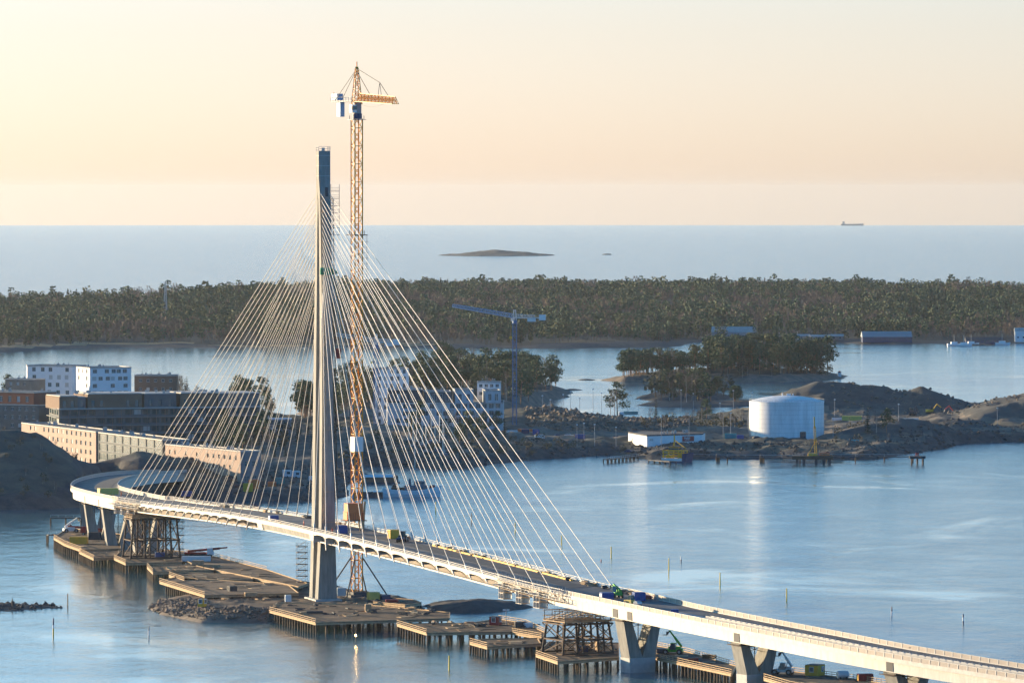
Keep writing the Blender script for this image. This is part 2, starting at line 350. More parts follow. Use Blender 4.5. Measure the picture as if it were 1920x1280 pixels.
# far wooded coast
land('far_coast', [(-300,664),(-60,662),(40,659),(90,655),(200,651),(420,652),(640,651),(800,652),(980,653),(1150,652),(1260,651),(1330,642),(1420,642),(1600,644),(1700,646),(1760,645),(1800,649),(1850,648),(2000,642),(2300,640),
      (2300,560),(1900,555),(1400,553),(1000,552),(760,550),(560,556),(420,566),(330,578),(200,574),(0,576),(-300,570)],
     5, 60, 12, 22, ['reed', 'forest_floor', 'rock_dark'], bumps=[(1000,575,4.5,500,500,0),(1700,575,2.5,500,500,0),(480,590,6,150,300,0),(1300,590,5,300,250,0)],
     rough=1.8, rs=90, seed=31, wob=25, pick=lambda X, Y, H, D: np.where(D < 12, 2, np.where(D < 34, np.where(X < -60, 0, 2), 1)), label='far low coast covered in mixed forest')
def far_isle():
    c = P(930, 479); pts = [(c.x+120*math.cos(a)*(1+.08*math.sin(3*a)), c.y+170*math.sin(a)) for a in [2*math.pi*k/30 for k in range(30)]]
    return land('distant_island', None, 3, 30, 4, 12, ['rock_dark', 'forest_floor'], bumps=[(932,478.9,6.5,26,60,0),(895,478.9,4.5,34,60,0),(975,478.9,5,40,60,0)], rough=1.3, rs=16, seed=41, world_pts=pts, label='low bare island far out on the open sea')
far_isle()
def skerry(name, px, py, rx, ry, h, seed, label):
    c = P(px, py); pts = [(c.x+rx*math.cos(a), c.y+ry*math.sin(a)) for a in [2*math.pi*k/20 for k in range(20)]]
    return land(name, None, h, rx*.5, rx/8, ry/8, ['rock_dark'], rough=h*.3, rs=rx*.6, seed=seed, world_pts=pts, label=label)
skerry('distant_skerry', 1138, 477.5, 11, 40, 2.4, 43, 'tiny dark skerry right of the far bare island')
skerry('bay_skerry', 1100, 712, 6, 8, .8, 45, 'tiny dark rock off the tip of the wooded island')
# rocks around the pylon works
land('works_islet', [(277,1139),(300,1150),(330,1158),(380,1166),(440,1167),(500,1166),(560,1170),(600,1160),(700,1152),(790,1146),(800,1140),(760,1124),(700,1116),(640,1104),(590,1096),(520,1085),(440,1066),(402,1050),(372,1052),(380,1075),(400,1100),(350,1118),(300,1128)],
     2.0, 3.0, 1.0, 1.5, ['rock', 'gravel'], rough=.32, rs=3.2, seed=51, wob=3, bumps=[(470,1148,1.2,9,6,2),(420,1146,.9,6,4,2)],
     pick=lambda X, Y, H, D: np.where(D < 5, 0, 1), label='brown gravel working island with a rubble edge under the tower')
land('dark_skerry', [(788,1136),(800,1142),(840,1149),(900,1149),(950,1146),(985,1141),(997,1137),(970,1133),(920,1131),(860,1130),(820,1132)],
     2.6, 6, .9, 1.5, ['rock_dark'], rough=.4, rs=5, seed=57, wob=3, bumps=[(860,1138,1.0,8,8,1),(930,1138,.7,8,8,1)], label='smooth dark whaleback rock beyond the right jetties')
land('corner_rocks', [(-60,1143),(-20,1146),(20,1145),(50,1142),(80,1141),(112,1139),(100,1134),(60,1133),(20,1132),(-40,1132)], .7, 4, .8, 1.2, ['rock_dark'], rough=.55, rs=2.4, seed=61, wob=5, label='low broken rocks at the left edge')
land('embankment', [(520,905),(560,916),(620,918),(660,906),(695,897),(706,893),(680,886),(640,880),(560,880),(530,890)], 3.0, 8, 1.6, 2.4, ['rock_dark'], rough=.4, rs=6, seed=67, wob=3, label='dark stone embankment left of the moored ship')

# ---------------------------------------------------------------- the bridge
ZP = [(100,20.3),(131,20.5),(176,21.0),(250,22.0),(380,23.3),(547,24.2),(700,23.5),(900,21.6),(1140,18.5),(1365,16.3),(1650,13.4),(1920,11.0),(2100,9.6)]
def lerp(tab, x):
    if x <= tab[0][0]: return tab[0][1]
    for (a, b), (c, d_) in zip(tab, tab[1:]):
        if x <= c: return b+(d_-b)*(x-a)/(c-a)
    return tab[-1][1]
EDGE = [(131,908.5),(135,912),(169,921),(211,930),(256,937.5),(300,943),(345,948),(393,953.8),(440,960.5),(486,968),(535,977.5),(589,990),(640,1001),(680,1011),(732,1024),(789,1038.5),(844,1052.5),(880,1062),(937,1077),(1000,1094),(1064,1108),(1100,1114.5),(1158,1127),(1260,1147.5),(1370,1169),(1453,1184.5),(1540,1202),(1653,1222.5),(1780,1243),(1920,1266),(2100,1293)]
nodes = [PZ(px, py, lerp(ZP, px)) for px, py in EDGE]
# the far approach bends away towards the buildings
z0 = 20.4
nodes = [PZ(300,880,10.5), PZ(262,881.2,12.2), PZ(220,883.2,14.6), PZ(185,887.5,16.6), PZ(158,893,18.2), PZ(140,899.5,19.5)]+nodes
def spline(ns, step):
    out = []
    for i in range(len(ns)-1):
        p0 = ns[max(i-1, 0)]; p1 = ns[i]; p2 = ns[i+1]; p3 = ns[min(i+2, len(ns)-1)]
        n = max(1, int((p2-p1).length/step))
        for k in range(n):
            t = k/n; out.append(.5*((2*p1)+(-p0+p2)*t+(2*p0-5*p1+4*p2-p3)*t*t+(-p0+3*p1-3*p2+p3)*t**3))
    out.append(ns[-1]); return out
path = spline(nodes, 4)
for _ in range(14):                                     # relax tracing jitter
    path = [path[0]]+[(path[i-1]+path[i]*2+path[i+1])/4 for i in range(1, len(path)-1)]+[path[-1]]
S = [0.0]
for a, b in zip(path, path[1:]): S.append(S[-1]+(b-a).length)
def at(s):
    s = min(max(s, 0), S[-1]-1e-3); i = np.searchsorted(S, s, 'right')-1; i = min(max(i, 0), len(path)-2)
    t = (s-S[i])/(S[i+1]-S[i]); p = path[i].lerp(path[i+1], t)
    j = min(i+3, len(path)-1); k = max(i-2, 0); dr = (path[j]-path[k]); dr.z = 0; dr.normalize()
    return p, dr, Vector((-dr.y, dr.x, 0))              # point of the rail top, along (towards the viewer), across (to the right-hand edge)
def s_at_px(px, lo=60):                                  # station where the near edge crosses an image column
    best = None
    for i in range(len(path)-1):
        if S[i] < lo: continue
        a = 960+F*path[i].x/path[i].y; b = 960+F*path[i+1].x/path[i+1].y
        if (a-px)*(b-px) <= 0 and a != b:
            best = S[i]+(S[i+1]-S[i])*(px-a)/(b-a)
    return best
s_p = s_at_px(547); s_l = s_at_px(222); s_r = s_at_px(1062)
def width(s):
    if s < 60: return 11+5.5*s/60
    if s < s_l: return 16.5
    if s > s_r: return max(16.2, 18.6-(s-s_r)*.06)
    return 18.6
def bp(s, u, dz):                                        # bridge coordinates: station, metres in from the near edge, height over the rail top
    p, a, n = at(s); return p+n*u+Vector((0,0,dz))
def strip(s0, s1, prof, step=4.0):                       # prof(s) -> list of (u, dz)
    n = max(2, int((s1-s0)/step)); rings = []
    for k in range(n+1):
        s = s0+(s1-s0)*k/n; rings.append([bp(s, u, dz) for u, dz in prof(s)])
    return rings
bc = at(s_p)[0]+at(s_p)[2]*9.3
bridge = thing('cable_stayed_bridge', (0,0,0), 'long curved bridge under construction with a tall concrete tower and pale stay cables', 'bridge')
def bpart(mb, name, m, label=None, fix=True, smooth=False):
    o = mb.build(name, m, bridge, fix=fix, smooth=smooth)
    if label: o['label'] = label
    return o
SE = S[-1]-1
mb = MB(); mb.sweep(strip(0, SE, lambda s: [(.35,-1.15),(width(s)-.35,-1.15),(width(s)-.35,-1.5),(.35,-1.5)])); bpart(mb, 'deck_slab', M['deck'])
# dark tarpaulin lane of fresh surfacing and pale kerbs
mb = MB(); mb.sweep(strip(0, s_l-8, lambda s: [(8.6,-1.146),(14.4,-1.146),(14.4,-1.1),(8.6,-1.1)])); bpart(mb, 'paved_lane', M['deck_dark'])
mb = MB(); mb.sweep(strip(s_at_px(620), s_at_px(1010), lambda s: [(9.5,-1.146),(15.2,-1.146),(15.2,-1.1),(9.5,-1.1)])); bpart(mb, 'paved_lane', M['deck_dark'])
# edge beams
def edge_prof(u0, u1, top, bot): return lambda s: [(u0(s), top), (u1(s), top), (u1(s), bot(s)), (u0(s), bot(s))]
anch_n = [231,240.5,250,262.5,276.5,290,303,317.5,333,348,363,379,395,411.5,430,448,467, 588,610,634,658,682,706.5,732.5,760,787,814.5,843,874.5,905,937,970,1002,1033]
SA = [s_at_px(p) for p in anch_n]
def scallop(s):                                          # the stay-span edge beam arches up between anchorages
    if s < SA[0] or s > SA[-1]: return -2.05
    j = max(i for i in range(len(SA)) if SA[i] <= s) if s >= SA[0] else 0
    if j >= len(SA)-1: return -2.05
    L_ = SA[j+1]-SA[j]
    if L_ > 60: return -2.0
    t = (s-SA[j])/L_; return -1.72-.62*(2*abs(t-.5))**3
mb = MB(); mb.sweep(strip(0, s_l, edge_prof(lambda s: 0, lambda s: .35, -.95, lambda s: -2.0))); bpart(mb, 'edge_beam', M['edge'])
mb = MB(); mb.sweep(strip(s_l, s_r, edge_prof(lambda s: 0, lambda s: .35, -1.0, scallop), step=1.3)); bpart(mb, 'edge_beam', M['girder'])
mb = MB(); mb.sweep(strip(s_r, SE, edge_prof(lambda s: 0, lambda s: .35, -.95, lambda s: -2.0))); bpart(mb, 'edge_beam', M['edge'])
mb = MB(); mb.sweep(strip(0, SE, edge_prof(lambda s: width(s)-.35, lambda s: width(s), -.95, lambda s: -2.0))); bpart(mb, 'edge_beam', M['edge'])
# girder box
def box_prof(s):
    w_ = width(s)
    if s_l+4 < s < s_r-14: return [(.35,-1.5),(w_-.35,-1.5),(w_-2.6,-4.05),(2.6,-4.05)]
    return [(1.1,-1.5),(w_-1.1,-1.5),(w_-1.5,-4.6),(1.5,-4.6)]
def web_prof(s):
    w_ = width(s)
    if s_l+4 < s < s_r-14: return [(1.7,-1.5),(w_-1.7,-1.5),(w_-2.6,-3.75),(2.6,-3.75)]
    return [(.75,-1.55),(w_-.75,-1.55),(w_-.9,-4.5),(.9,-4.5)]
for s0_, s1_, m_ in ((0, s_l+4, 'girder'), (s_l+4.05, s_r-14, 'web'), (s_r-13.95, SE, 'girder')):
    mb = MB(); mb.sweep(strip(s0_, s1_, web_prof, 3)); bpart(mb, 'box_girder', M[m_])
mb = MB(); mb.sweep(strip(s_l-4, s_r+10, lambda s: [(1.3,-3.72),(width(s)-1.3,-3.72),(width(s)-1.3,-4.1),(1.3,-4.1)])); bpart(mb, 'bottom_flange', M['edge'])
# solid side plate below the deck between the stay fans and at the pylon
g0, g1 = s_at_px(489), s_at_px(579)
mb = MB(); mb.sweep(strip(g0, g1, lambda s: [(.5,-2.04),(2.2,-2.04),(2.2,-3.7),(.9,-3.7)])); bpart(mb, 'side_plate', M['concrete'])
for s in (g0-3, g1+2):
    mb = MB(); mb.sweep(strip(s-3, s+3, lambda s: [(.3,-2.03),(2.3,-2.03),(2.3,-3.9),(.7,-3.9)])); bpart(mb, 'side_diaphragm', M['girder'])
# dark joints in the girder face
for px in (154,180,1144,1171,1371,1657):
    s = s_at_px(px); wd = 1.1 if px in (154,180) else 1.9
    mb = MB(); mb.sweep(strip(s, s+wd*1.3, lambda s: [(.70,-2.02),(.9,-2.02),(.9,-4.3),(.78,-4.3)])); bpart(mb, 'girder_joint', M['grey_dark'])
# railings and parapets
def railing(s0, s1, u_of, name='railing', rails=(0,-.45,-.8), post=3.0, wd=.13, m='rail'):
    mb = MB()
    for r in rails: mb.sweep(strip(s0, s1, lambda s: [(u_of(s)-wd/2, r), (u_of(s)+wd/2, r), (u_of(s)+wd/2, r-wd), (u_of(s)-wd/2, r-wd)], 5))
    n = int((s1-s0)/post)
    for k in range(n+1):
        s = s0+(s1-s0)*k/n; p = bp(s, u_of(s), 0); mb.box((p.x, p.y, p.z-.97), (.14, .14, .97))
    return bpart(mb, name, M[m], fix=False)
railing(s_l, s_r, lambda s: .22)
railing(s_l, s_r, lambda s: width(s)-.22)
def parapet(s0, s1, u_of, name='parapet'):
    mb = MB(); mb.sweep(strip(s0, s1, lambda s: [(u_of(s)-.06, .02), (u_of(s)+.06, .02), (u_of(s)+.06, -.96), (u_of(s)-.06, -.96)]))
    n = int((s1-s0)/3.2)
    for k in range(n+1):
        s = s0+(s1-s0)*k/n; p = bp(s, u_of(s), 0); q = bp(s+.25, u_of(s), 0)
        mb.bar((p.x, p.y, p.z-.45), (q.x, q.y, q.z-.45), .26, 1.06, 1)
    mb.sweep(strip(s0, s1, lambda s: [(u_of(s)-.1, .1), (u_of(s)+.1, .1), (u_of(s)+.1, .025), (u_of(s)-.1, .025)]), 1)
    return bpart(mb, name, [M['parapet'], M['girder']])
parapet(0, s_l, lambda s: .14); parapet(s_r, SE, lambda s: .14)
parapet(0, s_l, lambda s: width(s)-.14); parapet(s_r, SE, lambda s: width(s)-.14)
railing(s_at_px(1290), SE, lambda s: 5.2, 'lane_barrier', (-.25,-.6), 2.4, .2, 'rail')
railing(s_at_px(1290), SE, lambda s: 6.6, 'lane_barrier', (-.25,-.6), 2.4, .2, 'rail')
mb = MB(); mb.sweep(strip(s_at_px(1225), SE, lambda s: [(4.4,-1.146),(7.3,-1.146),(7.3,-1.02),(4.4,-1.02)])); bpart(mb, 'tram_track_bed', M['concrete_pale'])
mb = MB(); mb.sweep(strip(s_at_px(705), s_at_px(960), lambda s: [(width(s)-2.1,-1.146),(width(s)-1.5,-1.146),(width(s)-1.5,-.75),(width(s)-2.1,-.75)])); bpart(mb, 'yellow_pipe', M['yellow'])

# tower
base = P(606, 1128, 1.4); pd = at(s_p)[1]; pn = at(s_p)[2]
D0 = base.y; PC = Vector((base.x, base.y, 0))
zt = CH-(283-HZ)/F*D0
def tower_ring(z, grooved=True):
    # (height, across, along)
    T = [(0,6.0,10.2),(24,4.1,11.6),(55,3.4,11.0),(85,3.1,9.2),(112,3.1,5.8),(122,3.2,4.2),(126,3.5,3.2),(136,3.5,3.0)]
    w_ = lerp([(t[0], t[1]) for t in T], z); l_ = lerp([(t[0], t[2]) for t in T], z)
    leg = lerp([(0,3.6),(24,3.3),(85,2.7),(112,2.0),(122,2.1),(126,1.6)], z); g = lerp([(0,2.0),(24,1.45),(85,1.05),(112,.6),(122,.03),(136,.02)], z)
    h, l = w_/2, l_/2; a = min(l-leg, l*.6) if l > leg else l*.5; a = max(a, .3)
    pr = [(-h,-l),(h,-l),(h,-a),(h-g,-a+.02),(h-g,a-.02),(h,a),(h,l),(-h,l),(-h,a),(-h+g,a-.02),(-h+g,-a+.02),(-h,-a)]
    return [PC+pn*x+pd*y+Vector((0,0,z)) for x, y in pr]
zs = [.8,3,8,14,20,24,30,40,50,60,70,80,90,100,108,114,119,122,124,126,130,zt]
mb = MB(); mb.sweep([tower_ring(z) for z in zs]); tower = bpart(mb, 'tower', M['concrete'])
mb = MB()
for k, z in enumerate([126.5,129.5,132.5]):              # casting joints
    r = tower_ring(z); c = sum(r, Vector())/len(r); mb = MB(); mb.sweep([[c+(p-c)*1.006+Vector((0,0,dz)) for p in r] for dz in (0,.12)]); mb.build('casting_joint', M['concrete_pale'], tower, fix=True)
mb = MB(); c = PC+Vector((0,0,.5)); az = math.atan2(pd.y, pd.x)
mb.box((c.x, c.y, .9), (13.4, 8.0, 1.5), az); mb.box((c.x, c.y, .6), (15, 9.5, .9), az); bpart(mb, 'tower_footing', M['concrete_pale'])
mb = MB(); r = tower_ring(zt); c = sum(r, Vector())/len(r)
for i in range(12):
    p = r[i]; mb.bar(p, p+Vector((0,0,1.3)), .09)
cs = [r[0], r[1], r[6], r[7]]
for dz in (.6, 1.25):
    for i in range(4): mb.bar(cs[i]+Vector((0,0,dz)), cs[(i+1)%4]+Vector((0,0,dz)), .08)
mb.box((c.x, c.y, zt), (.9,.9,.9)); mb.build('top_railing', M['rail'], tower)
# dark doorway and recess on the shaded face, service ladder with rungs
def tp(z, x, y): return PC+pn*x+pd*y+Vector((0,0,z))
def tface(z):
    return lerp([(0,5.1),(24,5.8),(55,5.5),(85,4.6),(112,2.9),(122,2.1),(126,1.6),(136,1.5)], z)
mb = MB(); mb.hull8([tp(120.5,.1,1.9), tp(120.5,.9,1.9), tp(120.5,.9,2.36), tp(120.5,.1,2.36), tp(123.2,.1,1.9), tp(123.2,.9,1.9), tp(123.2,.9,2.2), tp(123.2,.1,2.2)]); mb.build('hatch', M['grey_dark'], tower, fix=True)
mb = MB(); z = 25.0
while z < 121:
    f = tface(z)+1.0; f2 = tface(z+3)+1.0; hw = lerp([(24,2.05),(55,1.7),(85,1.55),(112,1.6)], z)
    for x in (-hw+.05, -hw+.65): mb.bar(tp(z,x,f), tp(z+3,x,f2), .2)
    mb.bar(tp(z,-hw+.05,f), tp(z+1.5,-hw+.65,(f+f2)/2), .13); mb.bar(tp(z+1.5,-hw+.65,(f+f2)/2), tp(z+3,-hw+.05,f2), .13)
    if int(z) % 9 == 7: mb.bar(tp(z,-hw-.1,f), tp(z,1.3,f), .14)
    mb.bar(tp(z,-hw+.3,f-1.0), tp(z,-hw+.3,f), .1)
    z += 3
mb.build('service_ladder', M['wood_pale'], tower)
# stay cables
cab_w = []
for i, s in enumerate(SA):
    k = i if i < 17 else 33-i                            # 0 is the outermost
    z_top = 121.4-k*1.78; sg = -1 if i < 17 else 1
    half = lerp([(0,3.0),(55,3.2),(85,2.6),(112,1.5),(122,1.2)], z_top)
    for side in (0, 1):
        p = bp(s, .18 if side == 0 else width(s)-.18, -.9)
        ss = s-s_p
        top = tp(z_top, (-1.3 if side == 0 else 1.3), sg*lerp([(0,6.2),(85,5.3),(112,3.1),(122,2.1)], z_top)*.96)
        mb = MB(); mb.tube(p, top, .095, n=6, caps=False); o = bpart(mb, 'stay_cable', M['cable'], fix=False, smooth=True)
        dirv = (p-top).normalized()
        mb = MB(); q = p+dirv*4.0; mb.tube(p-dirv*2.2, q, .27, n=8); mb.tube(q, q+dirv*.9, .18, n=6)
        e = mb.build('anchor_pipe', [M['girder']], o)
        # rib from the girder out to the anchorage
        n_ = at(s)[2]*(1 if side == 0 else -1); rb = MB()
        lo = p+dirv*3.2; rb.hull8([lo-at(s)[1]*.15, lo+at(s)[1]*.15, lo+n_*2.4+at(s)[1]*.15+Vector((0,0,.1)), lo+n_*2.4-at(s)[1]*.15+Vector((0,0,.1)),
                                  p-at(s)[1]*.15+n_*.2+Vector((0,0,-.8)), p+at(s)[1]*.15+n_*.2+Vector((0,0,-.8)), p+n_*2.4+at(s)[1]*.15+Vector((0,0,-.8)), p+n_*2.4-at(s)[1]*.15+Vector((0,0,-.8))])
        rb.build('anchor_rib', M['girder'], o, fix=True)
# V piers
def vpier(s, along=2.2, foot_z=0.0, base_h=3.6, nm='pier'):
    p, a, n = at(s); c = p+n*width(s)/2; zt_ = p.z-4.6; W = 5.7; mb = MB()
    def X(u, v, z): return Vector((c.x, c.y, 0))+n*u+a*v+Vector((0,0,z))
    zb = foot_z; zn = zb+base_h+.3
    pr = [(-W,zt_),(-W+2.3,zt_),(0,zn),(W-2.3,zt_),(W,zt_),(3.7,zb+base_h),(3.5,zb-1.5),(-3.5,zb-1.5),(-3.7,zb+base_h)]
    v0 = len(mb.v)
    A = [X(u,-along,z) for u, z in pr]; B = [X(u,along,z) for u, z in pr]
    mb.sweep([A, B], caps=False)
    for side in (A, B):
        for f in ((0,1,2,8),(2,3,4,5),(2,5,6,7,8)): mb.poly([side[i] for i in f])
    o = bpart(mb, nm, M['concrete'])
    q = MB(); q.sweep([[X(u,-along-.12,z) for u, z in ((-3.85,zb+base_h),(3.85,zb+base_h),(3.65,zb-1.5),(-3.65,zb-1.5))], [X(u,along+.12,z) for u, z in ((-3.85,zb+base_h),(3.85,zb+base_h),(3.65,zb-1.5),(-3.65,zb-1.5))]])
    q.build('pier_base', M['concrete_pale'], o, fix=True)
    q = MB()
    for sx in (-1, 1):
        cc = X(sx*4.6, 0, zt_-.9); q.box((cc.x, cc.y, cc.z), (5.6, 3.4, .18), math.atan2(a.y, a.x))
        for dv in (-2.7, 2.7):
            for du in (-1.6, 0, 1.6):
                b0 = X(sx*4.6+du, dv, zt_-.8); q.bar(b0, b0+Vector((0,0,1.1)), .08)
            for dz in (-.2, .3): q.bar(X(sx*4.6-1.6, dv, zt_+dz), X(sx*4.6+1.6, dv, zt_+dz), .08)
    q.bar(X(-3.5,-along,zt_-1.2), X(3.5,-along,zt_-1.2), .3); q.bar(X(-3.5,along,zt_-1.2), X(3.5,along,zt_-1.2), .3)
    q.bar(X(-4.4,0,zt_-3.4), X(3,0,zt_-1.2), .12); q.bar(X(4.4,0,zt_-3.4), X(-3,0,zt_-1.2), .12); q.bar(X(0,0,zn), X(0,0,zt_-1.2), .22)
    q.build('access_platform', M['rust'], o)
    return o
for px in (1141, 1363, 1652): vpier(s_at_px(px))
for px in (176, 222): vpier(s_at_px(px), along=1.9, base_h=1.6, foot_z=0)
for ds in (38, 78): vpier(s_at_px(176)-ds, along=1.9, base_h=1.6)
# ---------------------------------------------------------------- timber jetties on piles
def pile_proto(r, h):
    mb = MB(); mb.tube((0,0,-1.2), (0,0,h), r, r*.9, n=7); return mb
def jetty(label, px, h, sp=3.2, rails=(), name='work_jetty', deckm='wood', group=None, inner=True, r=.3, th=.4, pts=None):
    pts = pts or [P(a, b, h) for a, b in px]
    c = sum(pts, Vector())/len(pts); c.z = 0
    t = thing(name, c, label, 'jetty', group)
    L = [p-c for p in pts]; z = h-.2
    mb = MB(); mb.prism([(p.x, p.y) for p in L], z-.12, z); mb.build('planking', M[deckm], t)
    mb = MB(); n = len(L)
    for i in range(n):
        a, b = L[i], L[(i+1)%n]; ai = a*.992; bi = b*.992
        mb.bar((ai.x, ai.y, z-.4), (bi.x, bi.y, z-.4), .3, .5)
        mb.bar((a.x, a.y, z+.12), (b.x, b.y, z+.12), .25, .22)
    mb.build('edge_timber', M['wood_pale'], t)
    xs = [p.x for p in L]; ys = [p.y for p in L]; inn = [(p.x*.86, p.y*.86) for p in L]; kk = 0
    for tr_ in range(400):
        if kk >= 14: break
        x, y = random.uniform(min(xs), max(xs)), random.uniform(min(ys), max(ys)); mx, my = random.uniform(1.5, 5), random.uniform(2, 7)
        if signed(inn, np.array([x]), np.array([y]))[0] < 2.2: continue
        mb = MB(); ax_ = math.atan2(L[1].y-L[0].y, L[1].x-L[0].x)+random.choice([0, 0, .2, -.15]); mb.box((x, y, z+.002*kk), (mx, min(my, 3.4), random.uniform(.05, .16)), ax_); mb.build('deck_mat', M[random.choice(['wood_pale', 'pile', 'wood', 'gravel', 'rust'])], t); kk += 1
    # piles: along the edge and in rows beneath
    spots = []
    for i in range(n):
        a, b = L[i], L[(i+1)%n]; l_ = (b-a).length; k = max(1, int(l_/(sp*1.2)))
        for j in range(k):
            q = (a+(b-a)*((j+random.uniform(-.12,.12))/k if j else 0))*.985; spots.append((q.x, q.y))
    if inner:
        xs = [p.x for p in L]; ys = [p.y for p in L]; poly = [(p.x*.93, p.y*.93) for p in L]
        x = min(xs)
        while x < max(xs):
            y = min(ys)
            while y < max(ys):
                if signed(poly, np.array([x]), np.array([y]))[0] > 1: spots.append((x+random.uniform(-.3,.3), y+random.uniform(-.3,.3)))
                y += sp*3.2
            x += sp*1.25
    spots.sort(key=lambda q: q[1]); first = None
    for q in spots[:96]:
        if first is None: first = pile_proto(r, z-.65).build('pile', M['pile'], t, smooth=False); o = first
        else: o = first.copy(); C.objects.link(o); o.parent = t
        o.location = (q[0], q[1], 0); o.rotation_euler = (random.uniform(-.02,.02), random.uniform(-.02,.02), 0)
    if rails:
        mb = MB()
        for i in rails:
            a, b = L[i], L[(i+1)%n]; l_ = (b-a).length; k = max(1, int(l_/2.2))
            for j in range(k+1):
                q = a+(b-a)*j/k; mb.bar((q.x, q.y, z), (q.x, q.y, z+1.15), .1)
            for dz in (.6, 1.12): mb.bar((a.x, a.y, z+dz), (b.x, b.y, z+dz), .09, .14)
        mb.build('railing', M['wood_pale'], t)
    return t
J = jetty
J('low timber jetty with the yellow container at the far left of the works', [(101,1008),(121,1020),(152,1031),(226,1029),(226,1002),(128,990)], 3.4, rails=(0,1), group='timber jetties of the bridge works')
J('small timber jetty stepping down left of the left steel tower', [(149,1034),(176,1047),(222,1045),(222,1031)], 3.0, 2.6, rails=(0,), group='timber jetties of the bridge works')
J('timber jetty carrying the left steel tower', [(214,1046),(236,1056),(341,1054),(345,1034),(300,1030),(226,1033)], 3.3, 2.6, rails=(0,), group='timber jetties of the bridge works')
J('narrow timber finger right of the left steel tower, nearest to it', [(276,1062),(287,1073),(402,1069),(398,1060),(340,1058)], 3.2, 2.8, rails=(0,), group='timber jetties of the bridge works')
J('narrow timber finger, second one out from the left steel tower', [(317,1078),(346,1088),(474,1086),(468,1078),(350,1073)], 3.0, 3, rails=(0,), group='timber jetties of the bridge works')
J('timber jetty joining the left end of the brown gravel island', [(299,1090),(384,1116),(560,1112),(540,1096),(420,1088),(330,1082)], 3.0, 2.4, rails=(0,), deckm='gravel', group='timber jetties of the bridge works')
J('long gravel-topped causeway running from the left tower to the island', [(345,1050),(372,1062),(560,1100),(578,1094),(500,1068),(405,1044),(345,1036)], 3.2, 4, rails=(4,5), deckm='gravel', group='timber jetties of the bridge works')
J('wide timber jetty below the foot of the concrete tower', [(505,1144),(592,1167),(843,1159),(843,1148),(690,1134),(520,1130)], 3.2, 2.3, rails=(0,), group='timber jetties of the bridge works')
J('timber jetty with rail between the two right-hand platforms', [(744,1169),(800,1186),(960,1184),(1016,1194),(1024,1186),(985,1168),(935,1160),(880,1168)], 3.4, 2.4, rails=(0,2,4,5), group='timber jetties of the bridge works')
J('low timber jetty just left of the right steel tower', [(881,1203),(914,1212),(1014,1206),(1008,1196),(905,1198)], 3.0, 2.0, rails=(0,), group='timber jetties of the bridge works')
J('timber jetty carrying the right steel tower', [(1005,1226),(1046,1240),(1160,1232),(1160,1205),(1030,1203)], 3.4, 2.1, rails=(0,), group='timber jetties of the bridge works')
J('long rail-edged jetty with the green telehandler between the first and second pier', [(1208,1216),(1232,1232),(1372,1262),(1380,1248),(1290,1222),(1212,1206)], 3.4, 1.9, rails=(0,1,3,4), deckm='gravel_dark', group='timber jetties of the bridge works')
J('long rail-edged jetty with the yellow site hut at the lower right', [(1432,1270),(1480,1284),(1560,1300),(1760,1330),(1760,1296),(1600,1272),(1470,1256),(1436,1256)], 3.6, 2.2, rails=(0,1,2,4,5), deckm='gravel_dark', group='timber jetties of the bridge works')
J('thin timber finger behind the foot of the tower crane', [(700,1128),(760,1134),(790,1130),(775,1124),(720,1120)], 2.6, 3, group='timber jetties of the bridge works')

